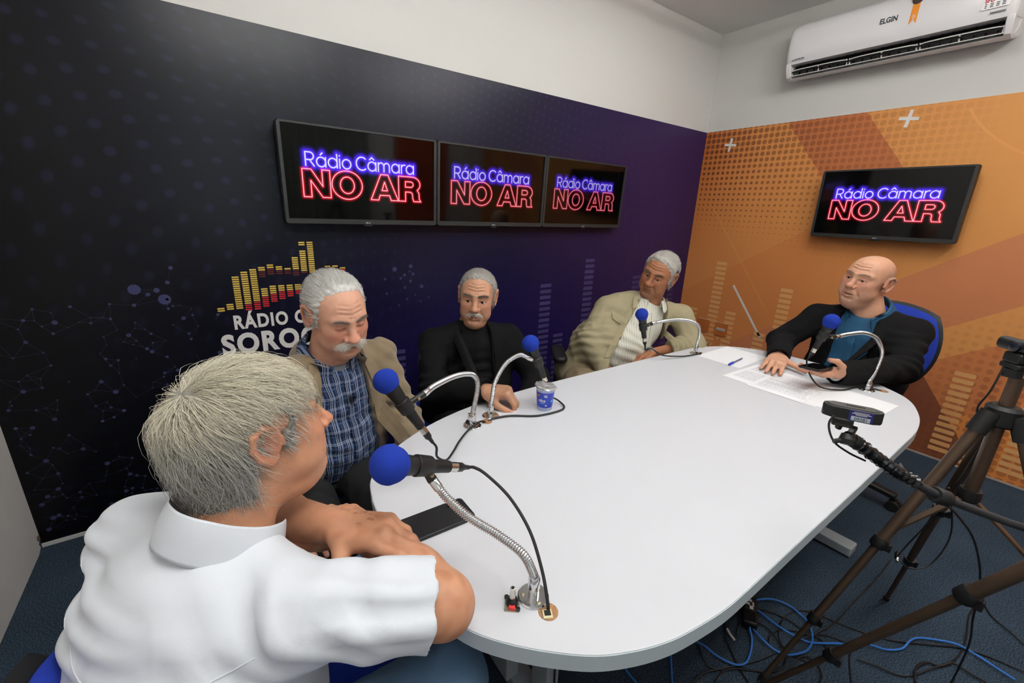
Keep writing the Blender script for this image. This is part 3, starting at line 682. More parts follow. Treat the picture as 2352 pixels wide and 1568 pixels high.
mic_set(5, (-1.66, -1.692, 1.038), (-1.657, -1.661, .921), [(-1.398, -1.800, .79), (-1.372, -1.803, .825), (-1.347, -1.800, .885), (-1.358, -1.785, .930), (-1.400, -1.772, .962), (-1.47, -1.748, .982), (-1.55, -1.722, .980), (-1.595, -1.708, .975)], (-1.414, -1.800, TZ),
        [(-1.64, -1.665, .80), (-1.60, -1.70, .755), (-1.52, -1.75, .746), (-1.43, -1.77, .746), (-1.39, -1.815, .747), (-1.364, -1.84, .738)], 'before the bald man')

# ================================================================ THINGS ON THE TABLE
# water cup with a half-peeled foil lid
t = empty('water_cup', (-2.682, -1.236, TZ), 'blue and white plastic water cup with a wrinkled foil lid', 'cup')
MB().lathe([(.0245, 0), (.0255, .002), (.0315, .078), (.0318, .080)], (0, 0, 0), n=32).build('cup_body', mat('cup_plastic', 'b9c6e6', .25, alpha=.85), t)
lb_ = MB(); n = 32
lb_.lathe([(.0272, .014), (.0317, .070)], (0, 0, 0), n=32, caps=False); lb_.build('printed_sleeve', mat('cup_blue', '2c3fae', .35), t)
MB().lathe([(.0318, .080), (.0355, .081), (.0358, .083), (.032, .084)], (0, 0, 0), n=32).build('rim', mat('cup_rim', 'd5d9e2', .35), t)
lv = []; lf = []; rr_ = random.Random(2)
for i in range(7):
    for k in range(28):
        a = 2 * PI * k / 28; r = .0375 * i / 6 * (1 + (.06 * math.sin(a * 5) if i > 4 else 0)); fold = .010 * max(0, math.cos(a - 2.4)) * (i / 6) ** 2
        lv.append((r * math.cos(a), r * math.sin(a), .086 + fold + .0022 * math.sin(a * 7 + i) * (i / 6) + .0014 * rr_.random() - (.003 if i == 6 else 0)))
for i in range(6):
    for k in range(28): lf.append((i * 28 + k, i * 28 + (k + 1) % 28, (i + 1) * 28 + (k + 1) % 28, (i + 1) * 28 + k))
lid = MB().add(lv, lf).build('foil_lid', mat('foil', 'd8d8d6', .35, .75), t); lid.modifiers.new('s', 'SOLIDIFY').thickness = .0006
def cup_text(body, ang, z, w, h, m):
    me = fit_text(text_mesh(body, .012, offset=.0003), 0, w, 0, h)
    co = np.empty(len(me.vertices) * 3, np.float32); me.vertices.foreach_get('co', co); co = co.reshape(-1, 3)
    rad = .0276 + (z + co[:, 1] - .014) / .056 * .005; a = ang + co[:, 0] / .029
    co2 = np.stack([rad * np.cos(a), rad * np.sin(a), z + co[:, 1]], 1).astype(np.float32); me.vertices.foreach_set('co', co2.ravel()); me.update()
    link('cup_print', me, m, t)
ca = math.atan2(-2.26 + 1.214, -3.576 + 2.667)
cup_text('olice', ca - .75, .036, .024, .012, M_pw)
def cup_bar(ang, z, w, h, m):
    n = 5; vs = []
    for i in range(n + 1):
        a = ang + w * i / n / .029
        for zz in (z, z + h): r_ = .0276 + (zz - .014) / .056 * .005; vs.append((r_ * math.cos(a), r_ * math.sin(a), zz))
    MB().add(vs, [(2 * i, 2 * i + 2, 2 * i + 3, 2 * i + 1) for i in range(n)]).build('cup_print', m, t)
M_cy = mat('cup_cyan', '4fb6e6', .4)
for a_, z_, w_, h_, m_ in ((-.1, .060, .010, .0028, M_pw), (-.1, .055, .011, .0028, M_pw), (.75, .034, .010, .009, M_cy), (-.55, .030, .016, .003, M_cy), (.05, .021, .007, .005, M_pw), (-.95, .056, .009, .007, mat('cup_orange', 'c88a3a', .4))): cup_bar(ca + a_, z_, w_, h_, m_)
# black phone lying near the folded arms
t = empty('smartphone', (-3.243, -1.548, TZ), 'black smartphone lying face down beside the folded arms', 'phone', rz=-.02)
MB().prism(rrect(.155, .076, .010), 0, .0085).build('case', mat('phone_black', '161618', .38), t, bevel=.002)
cb_ = MB().prism(rrect(.034, .014, .006, 5, .052, .024), .0085, .0105).build('camera_bump', mat('phone_glass', '0b0b0d', .12), t)
for xx in (.044, .058): MB().tube([(xx, .024, .0105), (xx, .024, .0109)], .0045, 14).build('lens', mat('lens_glass', '1b1e28', .05), cb_)
# sheets of paper
M_paper = mat('paper', 'efeff1', .8); M_print = mat('paper_print', 'b4b4ba', .8)
def sheet(x, y, a, z, label, nl, blank=.0, seed=1):
    t = empty('paper_sheet', (x, y, z), label, 'paper', 'papers before the bald man', a)
    o = MB().box((0, 0, 0), (.297, .21, .0004)).build('page', M_paper, t)
    if nl:
        r = random.Random(seed); mb = MB()
        for k in range(nl):
            xx = .118 - k * .0062; y0 = .085
            if r.random() < .12: continue
            while y0 > -.085 + (.05 * r.random() if r.random() < .15 else 0):
                wd = .006 + .016 * r.random(); mb.box((xx, y0 - wd / 2, .0003), (.0021, wd, .0001)); y0 -= wd + .0035
        mb.build('printed_lines', M_print, o)
    return t
sheet(-1.487, -1.272, .02, TZ + .0004, 'blank white sheet lying under the blue pen', 0)
sheet(-1.650, -1.500, -.03, TZ + .0009, 'printed sheet under the bald man\'s flat hand', 36, seed=3)
sheet(-1.662, -1.605, .02, TZ + .0014, 'printed sheet lying below the held phone, on top of its neighbours', 37, seed=8)
sheet(-1.640, -1.812, -.05, TZ + .0006, 'blank white sheet nearest the webcam', 0)
sheet(-1.655, -1.640, .06, TZ + .0002, 'lowest sheet of the pile peeking out below the printed pages', 0)
# pen
t = empty('ballpoint_pen', (-1.562, -1.328, TZ + .0055), 'clear ballpoint pen with a blue cap on the blank sheet', 'pen', rz=.105)
MB().tube([(-.035, 0, 0), (.07, 0, 0)], .0036, 8).build('barrel', mat('pen_clear', '6a6a86', .2, alpha=.8), t)
MB().lathe([(.003, 0), (.0052, .004), (.0054, .05), (.0042, .055)], (-.085, 0, 0), (1, 0, 0), n=12).build('cap', mat('pen_blue', '2638a8', .35), t)
MB().box((-.055, 0, .006), (.04, .003, .002)).build('clip', mat('pen_blue'), t)
# ================================================================ SIGNED-DISTANCE MODELLER (for people and cloth)
f32 = np.float32
def V3(*a): return np.array(a, f32)
def nrm(v): v = np.asarray(v, np.float64); return (v / np.linalg.norm(v)).astype(f32)
class Fr:
    """A local frame: right, forward, up, origin, scale."""
    def __init__(s, o, r, f, u, sc=1.): s.o = np.asarray(o, f32); s.A = np.stack([nrm(r), nrm(f), nrm(u)], 1).astype(f32); s.s = sc
    def P(s, p): return s.o + s.A @ (np.asarray(p, f32) * s.s)
    def D(s, d): return s.A @ np.asarray(d, f32)
    def inv(s, X): return ((X - s.o) @ s.A) / s.s
def yaw_frame(o, az, pitch=0., roll=0., sc=1.):
    """az: direction the front faces (degrees from +x), pitch>0 looks up, roll>0 tips to the own right."""
    a, p, r = map(math.radians, (az, pitch, roll))
    F = np.array([math.cos(a) * math.cos(p), math.sin(a) * math.cos(p), math.sin(p)])
    Rt = np.array([math.sin(a), -math.cos(a), 0.]); U = np.cross(Rt, F)
    R2 = Rt * math.cos(r) - U * math.sin(r); U2 = U * math.cos(r) + Rt * math.sin(r)
    return Fr(o, R2, F, U2, sc)
class Sdf:
    def __init__(s, h): s.h = h; s.ops = []; s.fr = None
    def frame(s, fr): s.fr = fr; return s
    def _p(s, p): return s.fr.P(p) if s.fr is not None else np.asarray(p, f32)
    def _s(s): return s.fr.s if s.fr is not None else 1.
    def ell(s, c, r, k=.01, rot=None, sub=False):
        A = s.fr.A if s.fr is not None else np.eye(3, dtype=f32)
        if rot is not None: A = A @ np.array(Euler(rot).to_matrix(), f32)
        s.ops.append(('e', s._p(c), (np.asarray(r, f32) if np.ndim(r) else np.array([r] * 3, f32)) * s._s(), A, k * s._s(), sub)); return s
    def cap(s, a, b, ra, rb=None, k=.01, sub=False):
        rb = ra if rb is None else rb
        s.ops.append(('c', s._p(a), s._p(b), (ra * s._s(), rb * s._s()), k * s._s(), sub)); return s
    def chain(s, pts, rs, k=.01):
        for i in range(len(pts) - 1): s.cap(pts[i], pts[i + 1], rs[i], rs[i + 1], k)
        return s
    def planes(s, pl, lo, hi, k=.004):
        """Subtract the convex region {n.p<d for all} given in the frame; lo/hi bound it (frame coords)."""
        s.ops.append(('h', s.fr, pl, (lo, hi), k, True)); return s
    def bounds(s):
        lo = np.full(3, 1e9); hi = -lo
        for o in s.ops:
            if o[-1]: continue
            if o[0] == 'e':
                e = np.abs(o[3]) @ o[2]; lo = np.minimum(lo, o[1] - e); hi = np.maximum(hi, o[1] + e)
            elif o[0] == 'c':
                m = max(o[3]); lo = np.minimum(lo, np.minimum(o[1], o[2]) - m); hi = np.maximum(hi, np.maximum(o[1], o[2]) + m)
        return lo - 4 * s.h, hi + 4 * s.h
    def field(s):
        lo, hi = s.bounds(); h = s.h; n = np.ceil((hi - lo) / h).astype(int) + 1
        ax = [(lo[i] + h * np.arange(n[i])).astype(f32) for i in range(3)]
        d = np.full(n, 1., f32)
        for o in s.ops:
            k = o[-2]; sub = o[-1]; m = k + 3 * h
            if o[0] == 'e': e = np.abs(o[3]) @ o[2]; b0, b1 = o[1] - e - m, o[1] + e + m
            elif o[0] == 'c': r_ = max(o[3]) + m; b0, b1 = np.minimum(o[1], o[2]) - r_, np.maximum(o[1], o[2]) + r_
            else:
                cs = np.array([o[1].P((x, y, z)) for x in (o[3][0][0], o[3][1][0]) for y in (o[3][0][1], o[3][1][1]) for z in (o[3][0][2], o[3][1][2])]); b0, b1 = cs.min(0) - m, cs.max(0) + m
            i0 = np.clip(((b0 - lo) / h).astype(int), 0, n); i1 = np.clip(((b1 - lo) / h).astype(int) + 2, 0, n)
            if (i1 <= i0).any(): continue
            sl = tuple(slice(a, b) for a, b in zip(i0, i1))
            x = ax[0][sl[0]][:, None, None]; y = ax[1][sl[1]][None, :, None]; z = ax[2][sl[2]][None, None, :]
            if o[0] == 'e':
                c, r, A = o[1], o[2], o[3]; k0 = 0; k1 = 0
                for j in range(3):
                    q = (x - c[0]) * A[0, j] + (y - c[1]) * A[1, j] + (z - c[2]) * A[2, j]
                    t = (q / r[j]) ** 2; k0 = k0 + t; k1 = k1 + t / r[j] ** 2
                k0 = np.sqrt(k0); p = k0 * (k0 - 1) / (np.sqrt(k1) + 1e-9)
            elif o[0] == 'c':
                a, b, (ra, rb) = o[1], o[2], o[3]; ba = b - a; L2 = float(ba @ ba) + 1e-12
                t = np.clip(((x - a[0]) * ba[0] + (y - a[1]) * ba[1] + (z - a[2]) * ba[2]) / L2, 0, 1)
                p = np.sqrt((x - a[0] - t * ba[0]) ** 2 + (y - a[1] - t * ba[1]) ** 2 + (z - a[2] - t * ba[2]) ** 2) - (ra + (rb - ra) * t)
            else:
                p = None
                for nv, dd in o[2]:
                    w_ = o[1].D(nv); oo = o[1].o; q = (x - oo[0]) * w_[0] + (y - oo[1]) * w_[1] + (z - oo[2]) * w_[2] - dd
                    p = q if p is None else np.maximum(p, q)
            dv = d[sl]
            if sub: p = -p; hh = np.maximum(k - np.abs(dv - p), 0) / max(k, 1e-6); d[sl] = np.maximum(dv, p) + hh * hh * k * .25
            else: hh = np.maximum(k - np.abs(dv - p), 0) / max(k, 1e-6); d[sl] = np.minimum(dv, p) - hh * hh * k * .25
        return d.astype(f32), lo.astype(f32)
    def surface(s):
        """Surface nets -> vertices (n,3), quads (m,4)."""
        d, lo = s.field(); h = s.h; n = d.shape; sg = d < 0
        c = sg[:-1, :-1, :-1].astype(np.int8)
        tot = np.zeros(tuple(i - 1 for i in n), np.int8)
        offs = [(i, j, k) for i in (0, 1) for j in (0, 1) for k in (0, 1)]
        for i, j, k in offs: tot += sg[i:n[0] - 1 + i, j:n[1] - 1 + j, k:n[2] - 1 + k]
        act = (tot > 0) & (tot < 8); I = np.argwhere(act); N = len(I)
        vid = np.full(tot.shape, -1, np.int32); vid[act] = np.arange(N)
        vals = np.stack([d[I[:, 0] + i, I[:, 1] + j, I[:, 2] + k] for i, j, k in offs], 1)
        acc = np.zeros((N, 3), f32); cnt = np.zeros(N, f32)
        for a in range(8):
            for ax_ in range(3):
                if offs[a][ax_]: continue
                b = a + (4, 2, 1)[ax_]; va, vb = vals[:, a], vals[:, b]; mk = (va < 0) != (vb < 0)
                t = np.where(mk, va / np.where(mk, va - vb, 1), 0); p = np.tile(np.array(offs[a], f32), (N, 1)); p[:, ax_] += t
                acc += p * mk[:, None]; cnt += mk
        v = lo + h * (I + acc / cnt[:, None])
        quads = []
        for ax_ in range(3):
            s0 = [slice(None)] * 3; s1 = [slice(None)] * 3; s0[ax_] = slice(0, -1); s1[ax_] = slice(1, None)
            A, Bq = sg[tuple(s0)], sg[tuple(s1)]; E = np.argwhere(A != Bq); o1, o2 = [(1, 2), (2, 0), (0, 1)][ax_]
            E = E[(E[:, o1] > 0) & (E[:, o2] > 0) & (E[:, o1] < n[o1] - 1) & (E[:, o2] < n[o2] - 1)]
            flip = A[tuple(E.T)]
            def cell(d1, d2): e = E.copy(); e[:, o1] -= d1; e[:, o2] -= d2; return vid[tuple(e.T)]
            Q = np.stack([cell(1, 1), cell(0, 1), cell(0, 0), cell(1, 0)], 1); Q[~flip] = Q[~flip][:, ::-1]; quads.append(Q)
        Q = np.concatenate(quads); Q = Q[(Q >= 0).all(1)]
        return v.astype(f32), Q
def relax(v, Q, it=1, lam=.5):
    n = len(v)
    for _ in range(it):
        acc = np.zeros((n, 3), np.float64); cnt = np.zeros(n)
        for a, b in ((0, 1), (1, 2), (2, 3), (3, 0)):
            np.add.at(acc, Q[:, a], v[Q[:, b]]); np.add.at(acc, Q[:, b], v[Q[:, a]]); np.add.at(cnt, Q[:, a], 1); np.add.at(cnt, Q[:, b], 1)
        v = (v + lam * (acc / np.maximum(cnt, 1)[:, None] - v)).astype(f32)
    return v
def normals(v, Q):
    nf = np.cross(v[Q[:, 2]] - v[Q[:, 0]], v[Q[:, 3]] - v[Q[:, 1]]); nv = np.zeros_like(v)
    for k in range(4): np.add.at(nv, Q[:, k], nf)
    return nv / (np.linalg.norm(nv, axis=1, keepdims=True) + 1e-12)
def quad_mesh(name, v, Q, col=None):
    me = bpy.data.meshes.new(name); me.vertices.add(len(v)); me.vertices.foreach_set('co', v.astype(f32).ravel())
    k = Q.shape[1]; me.loops.add(Q.size); me.loops.foreach_set('vertex_index', Q.astype(np.int32).ravel())
    me.polygons.add(len(Q)); me.polygons.foreach_set('loop_start', np.arange(0, Q.size, k, dtype=np.int32))
    me.polygons.foreach_set('use_smooth', np.ones(len(Q), bool)); me.update(calc_edges=True); me.validate()
    if col is not None:
        ca = me.color_attributes.new('tint', 'FLOAT_COLOR', 'POINT'); ca.data.foreach_set('color', np.concatenate([col, np.ones((len(col), 1))], 1).astype(f32).ravel())
    return me
NR = np.random.RandomState(7)
def wav(p, wl, seed, n=5):
    """Smooth pseudo-random field in [-1,1] with wavelength wl."""
    r = np.random.RandomState(seed); out = np.zeros(len(p), f32)
    for i in range(n):
        k = r.normal(size=3); k = k / np.linalg.norm(k) * 2 * PI / (wl * (.6 + .9 * r.rand())); out += np.sin(p @ k.astype(f32) + r.rand() * 6.28)
    return out / n * 1.4
def drape(v, Q, amp, wl, seed, folds=()):
    """Cloth wrinkles: broad undulation plus local directional folds (centre, direction, wavelength, amp, radius)."""
    nv = normals(v, Q); d = amp * wav(v, wl, seed)
    d += amp * .5 * (1 - 2 * np.abs(np.sin(3.0 * wav(v, wl * 1.7, seed + 3))))
    for c, dr, w_, a, rad in folds:
        q = v - np.asarray(c, f32); g = np.exp(-(q ** 2).sum(1) / rad ** 2); ph = (q @ nrm(dr)) * 2 * PI / w_ + 2.2 * wav(v, rad * 1.6, seed + 11)
        s_ = np.sin(ph); d += a * g * (np.sign(s_) * np.abs(s_) ** .8)
    return (v + nv * d[:, None]).astype(f32)
def rgb(c): return np.array(lin(c)[:3], f32)

# ================================================================ HEADS, HANDS, HAIR
def head(S_, H, p):
    """Adds a head to the field S_ in head frame H (x own right, y front, z up)."""
    S_.frame(H); wx = p.get('wide', 1.); fat = p.get('fat', 0.); jl = p.get('jaw', 1.)
    S_.ell((0, -.020, .036), (.076 * wx, .097, .080), .02)
    S_.ell((0, .030, .030), (.066 * wx, .062, .070), .03)
    S_.ell((0, .036, -.020), (.064 * wx, .056, .072), .03)
    S_.ell((0, .034, -.066 * jl), (.054 * wx + .01 * fat, .056, .044), .03)
    S_.ell((0, .078, -.099 * jl), (.024, .018, .017), .025)
    S_.ell((0, .070, -.058), (.036, .030, .032), .025)
    if fat: S_.ell((0, .030, -.108 * jl), (.050 * wx, .055, .026 + .012 * fat), .03)
    for s in (-1, 1):
        S_.ell((s * .040 * wx, .062, -.022), (.026, .026, .026), .022)
        if fat: S_.ell((s * .046 * wx, .045, -.060), (.022, .034, .026), .02)
        S_.cap((s * .010, .089, .026), (s * .046 * wx, .073, .028), .0095, .0085, .016)
        S_.ell((s * .032, .098, .004), (.019, .017, .0125), .012, sub=True)
        S_.ell((s * .0315, .0755, .003), (.0160, .0150, .0138), .006)
        S_.cap((s * .018, .086, -.0125), (s * .044, .078, -.0105), .0042, .0035, .008)      # eye bag
        S_.cap((s * .017, .0905, .0115), (s * .047, .0765, .0085), .0032, .0036, .006)   # lid fold
    for zf in (.050, .063, .076):
        for s in (-1, 1): S_.cap((0, .0945 - (zf - .05) * .32, zf - .001), (s * .034, .082 - (zf - .05) * .42, zf + .002), .0010, .0008, .007 * p.get('lines', 1.), sub=True)
    for s in (-1, 1): S_.cap((s * .004, .0955, .026), (s * .006, .0945, .038), .0010, .0008, .006, sub=True)
    S_.cap((0, .088, .022), (0, .110, -.022), .0085, .0120, .012)
    ns = p.get('nose', 1.)
    S_.ell((0, .1135, -.028), (.0140 * ns, .0135 * ns, .0115), .008)
    for s in (-1, 1):
        S_.ell((s * .0140 * ns, .1010, -.0335), (.0085 * ns, .0105, .0082), .006)
        S_.ell((s * .0075, .1090, -.0415), (.0042, .0062, .0035), .003, sub=True)
        S_.cap((s * .0225, .0985, -.037), (s * .0370, .0825, -.068), .0012, .0014, .014, sub=True)
    oy = p.get('mouth', 0.)
    for s in (-1, 1):
        S_.cap((s * .0255, .0880, -.0650), (0, .0990, -.0615), .0042, .0055, .006)
        S_.cap((s * .0225, .0870, -.0700 - oy), (0, .0968, -.0735 - oy), .0045, .0068, .006)
    S_.ell((0, .1020, -.0668 - oy / 2), (.0235, .0130, .0011 + oy * .6), .003, sub=True)
    S_.cap((-.018, .0960, -.0850 - oy), (.018, .0960, -.0850 - oy), .004, .004, .010, sub=True)
    for i, s in enumerate((-1, 1)):
        op = p.get('eye', .0040)
        if op: S_.ell((s * .0315, .0915, .0025), (.0138, .0100, op), .0022, sub=True)
        else: S_.ell((s * .0315, .0925, -.0045), (.0150, .0040, .0012), .003, sub=True)
        # ears
        e = p.get('ear', 1.); ex = .0735 * wx
        ring = [(.000, .018, .012), (.006, .012, .030), (.010, -.006, .037), (.012, -.022, .028), (.011, -.026, .006), (.008, -.018, -.014), (.003, -.004, -.026), (.001, .006, -.022)]
        rp = [(s * (ex + q[0] * e + .004), -.012 + q[1] * e, -.004 + q[2] * e) for q in ring]
        S_.ell((s * (ex + .004), -.013, .002), (.0075, .022 * e, .030 * e), .006, rot=(0, 0, s * -.35))
        S_.chain(rp, [.0045, .005, .0055, .0055, .0052, .006, .0078, .006], .004)
        S_.ell((s * (ex + .0165), -.005, .000), (.0070, .0090, .0130), .005, sub=True)
        S_.cap((s * (ex + .0155), -.016, -.004), (s * (ex + .0135), -.010, .022), .0028, .0028, .004, sub=True)
        S_.cap((s * (ex + .004), .010, -.008), (s * (ex + .006), .008, .004), .0045, .004, .004)
def head_tint(v, H, p, col):
    """Own colours of the face: flushed cheeks and nose, lips, brows, shaved areas."""
    q = H.inv(v); skin = rgb(p['skin']); red = rgb(p.get('red', 'b5654c')); lip = rgb(p.get('lip', 'a35a50'))
    def blob(c, r, e=1.): t = ((q - np.asarray(c, f32)) / np.asarray(r, f32)); return np.exp(-(t ** 2).sum(1) * e)
    def mixin(w, c):
        w = np.clip(w, 0, 1)[:, None]; col[:] = col * (1 - w) + w * c
    mot = .5 + .5 * wav(v, .018, 5)
    for s in (-1, 1):
        mixin(blob((s * .042, .07, -.022), (.026, .035, .026)) * (.40 + .2 * mot), red); mixin(blob((s * .088, -.01, .0), (.018, .03, .04)) * .45, red)
        mixin(blob((s * .0315, .088, .008), (.018, .014, .009)) * .30, red * .75)
        mixin(blob((s * .0315, .088, -.011), (.018, .016, .006)) * .30, red * .8)
        bc = p.get('brow')
        if bc:
            for t in np.linspace(0, 1, 7): mixin(blob((s * (.012 + .036 * t), .092 - .016 * t * t, .0275 + .0035 * math.sin(t * 2.6)), (.0065, .02, .0050)) * p.get('browk', .75), rgb(bc))
        mixin(np.where((np.abs(q[:, 1] - .0915) < .012) & (np.abs(np.abs(q[:, 0]) - .0315) < .015), 1, 0) * np.exp(-((q[:, 2] - .0025 - p.get('eye', .004)) / .0016) ** 2) * .55, rgb('4a2f26'))
    mixin(blob((0, .113, -.028), (.017, .018, .017)) * .55, red)
    mixin(blob((0, .095, -.063), (.026, .014, .0042)) * .7, lip); mixin(blob((0, .095, -.0725 - p.get('mouth', 0)), (.022, .014, .0050)) * .8, lip)
    mixin(blob((0, .100, -.0668 - p.get('mouth', 0) / 2), (.022, .012, .0022)) * .8, rgb('4a2420'))
    if 'stubble' in p:
        sh = blob((0, .05, -.09), (.07, .07, .035)) * .35; mixin(sh, rgb(p['stubble']))
    if 'buzz' in p:
        side = np.clip((np.abs(q[:, 0]) - .045) / .02, 0, 1) * np.clip((.02 - q[:, 1]) / .02, 0, 1); bk = np.clip((-q[:, 1] - .045) / .03, 0, 1)
        w = np.maximum(side, bk) * np.clip((.075 - q[:, 2]) / .03, 0, 1) * np.clip((q[:, 2] + .005) / .02, 0, 1)
        mixin(w * .55, rgb(p['buzz']))
    spots = np.clip(wav(v, .02, 23) * wav(v, .013, 29) - .35, 0, 1) * 1.2; mixin(spots * .35, red * .6)
    return col
def eyes(H, p, par, gaze=(0, 1, 0), iris='3a2a1c'):
    if not p.get('eye', .004): return
    for s in (-1, 1):
        c = H.P((s * .0315, .0765, .0025)); n, m = 20, 14; vs = []; fs = []; cl = []; g = nrm(H.D(gaze)); R_ = .0128 * H.s
        a, b, d_ = frame_of(Vector(g.tolist()))
        for i in range(m + 1):
            th = PI * i / m
            for k in range(n):
                ph = 2 * PI * k / n; vs.append(Vector(c.tolist()) + (d_ * math.cos(th) + (a * math.cos(ph) + b * math.sin(ph)) * math.sin(th)) * R_)
                cl.append(rgb('0a0806') if th < .23 else rgb(iris) if th < .5 else rgb('c9bfb6'))
        for i in range(m):
            for k in range(n): j = (k + 1) % n; fs.append((i * n + k, (i + 1) * n + k, (i + 1) * n + j, i * n + j))
        me = quad_mesh('eye', np.array([list(q) for q in vs], f32), np.array(fs), np.array(cl))
        link('eye', me, mat('eye_wet', 'ffffff', .08, attr='tint'), par)
def hand(S_, W, D, N, T, curl, thumb, spread=(.16, .05, -.05, -.16), sc=1., k=.004):
    """Wrist W, finger direction D, back-of-hand normal N, thumb side T. curl: 4 x 3 joint bends; thumb: 3 directions in (D,T,N)."""
    D = nrm(D); T = nrm(np.asarray(T) - D * np.dot(T, D)); N_ = nrm(np.cross(D, T)); N = N_ if np.dot(N_, N) > 0 else -N_
    W = np.asarray(W, f32); S_.frame(None)
    L = [(.043, .026, .021), (.048, .030, .022), (.044, .028, .022), (.034, .021, .019)]; off = [.031, .010, -.011, -.030]; kl = [.088, .092, .087, .078]; kd = [.0, .003, .001, -.004]
    tips = []
    for i in range(4):
        b = W + (D * .012 + T * off[i] * .62) * sc; kn = W + (D * kl[i] + T * off[i] + N * kd[i]) * sc
        S_.cap(b, kn, .0150 * sc, .0118 * sc, .014)
        p = kn; ang = 0; rr = [.0100, .0092, .0082, .0068] if i < 3 else [.0088, .0080, .0072, .0060]
        for j in range(3):
            ang += curl[i][j]; dr = (D * math.cos(spread[i]) + T * math.sin(spread[i])); dr = dr * math.cos(ang) - N * math.sin(ang)
            q = p + dr * L[i][j] * sc; S_.cap(p, q, rr[j] * sc, rr[j + 1] * sc, .010 if j == 0 else k); p = q
        tips.append((p, dr))
    S_.cap(W + (D * .02 + T * .012 - N * .006) * sc, W + (D * .055 + T * .022 - N * .008) * sc, .017 * sc, .014 * sc, .014)
    S_.cap(W + (D * .02 - T * .018 - N * .006) * sc, W + (D * .06 - T * .022 - N * .006) * sc, .015 * sc, .012 * sc, .014)
    p = W + (D * .022 + T * .026 - N * .006) * sc; rr = [.0150, .0118, .0105, .0080]; LL = [.043, .034, .027]
    for j in range(3):
        dr = nrm(D * thumb[j][0] + T * thumb[j][1] + N * thumb[j][2]); q = p + dr * LL[j] * sc
        S_.cap(p, q, rr[j] * sc, rr[j + 1] * sc, .016 if j == 0 else .004); p = q
    tips.append((p, dr)); return tips, N
def hand_tint(v, tips, N, col, red, nail='d8a898'):
    for p, d in tips:
        r2 = ((v - p) ** 2).sum(1); w = np.exp(-r2 / .016 ** 2) * .45; col[:] = col * (1 - w[:, None]) + w[:, None] * rgb(red)
        q = v - (p + d * .001); al = q @ d; up = q @ N; w = ((np.abs(al) < .006) & (up > .0045) & (r2 < .011 ** 2)).astype(f32) * .6
        col[:] = col * (1 - w[:, None]) + w[:, None] * rgb(nail)
    return col
def strands(name, roots, dirs, m, par, length, K=6, rad=.0004, H=None, ball=None, lift=(.0, .006), curl=.25, grav=0., seed=0, tint=None, var=.35):
    """Hair: thin three-sided tapering tubes that hug the ellipsoid `ball` (centre, radii in head frame)."""
    r = np.random.RandomState(seed); n = len(roots); P = roots.astype(f32).copy(); dr = dirs / (np.linalg.norm(dirs, axis=1, keepdims=True) + 1e-9)
    Ls = length * (1 - var + 2 * var * r.rand(n)) ; pts = [P]; jit = r.normal(size=(n, 3)) * curl
    lf = lift[0] + (lift[1] - lift[0]) * r.rand(n)
    for k in range(1, K):
        t = k / (K - 1); st = (Ls / (K - 1))[:, None]
        dd = dr + jit * t; dd[:, 2] -= grav * t; dd /= np.linalg.norm(dd, axis=1, keepdims=True)
        P = P + dd * st
        if ball is not None:
            q = H.inv(P) - np.asarray(ball[0], f32); rr = np.asarray(ball[1], f32)[None] * np.where(q[:, 2:3] < 0, np.array([[1, 1, 2.3]], f32), 1.); e = np.linalg.norm(q / rr, axis=1)
            tgt = 1 + (lf * min(1, 2.2 * t * (1.4 - t))) / .085; sc_ = np.maximum(tgt / e, 1)[:, None] if ball[2] else (tgt / e)[:, None]
            P2 = (np.asarray(ball[0], f32) + q * sc_) * H.s @ H.A.T + H.o; dr = .6 * dr + .4 * (P2 - pts[-1]) / st; dr /= np.linalg.norm(dr, axis=1, keepdims=True); P = P2.astype(f32)
        pts.append(P)
    A = np.stack(pts, 1); tg = np.gradient(A, axis=1); tg /= np.linalg.norm(tg, axis=2, keepdims=True) + 1e-9
    up = r.normal(size=(n, 1, 3)); a = np.cross(tg, up); a /= np.linalg.norm(a, axis=2, keepdims=True) + 1e-9; b = np.cross(tg, a)
    rad_ = rad * (1 - .8 * np.linspace(0, 1, K) ** 2)[None, :, None]
    ring = np.stack([A + rad_ * (a * math.cos(t) + b * math.sin(t)) for t in (0, 2.094, 4.189)], 2)
    v = ring.reshape(-1, 3); i = np.arange(n)[:, None, None] * K * 3 + np.arange(K - 1)[None, :, None] * 3; j = np.arange(3)[None, None, :]
    j2 = (j + 1) % 3; Q = np.stack([i + j, i + j2, i + 3 + j2, i + 3 + j], 3).reshape(-1, 4)
    col = None
    if tint is not None:
        t0, t1 = rgb(tint[0]), rgb(tint[1]); w = r.rand(n)[:, None]; c = t0 * (1 - w) + t1 * w
        if len(tint) > 2:
            rt = H.inv(roots); wt = tint[2](rt)[:, None]; c = c * (1 - wt) + rgb(tint[3]) * wt * (.75 + .5 * r.rand(n)[:, None])
        col = np.repeat(c, K * 3, 0)
    return link(name, quad_mesh(name, v, Q, col), m, par)
def pick(v, mask, n, seed):
    r = np.random.RandomState(seed); i = np.flatnonzero(mask); return r.choice(i, n, replace=len(i) < n)
M_hair = mat('hair', '999999', .45, attr='tint', spec=.4); M_skin = mat('skin', 'c89878', .48, attr='tint', spec=.35, sss=.12, bump=(260, .12), noise=(45, .06))
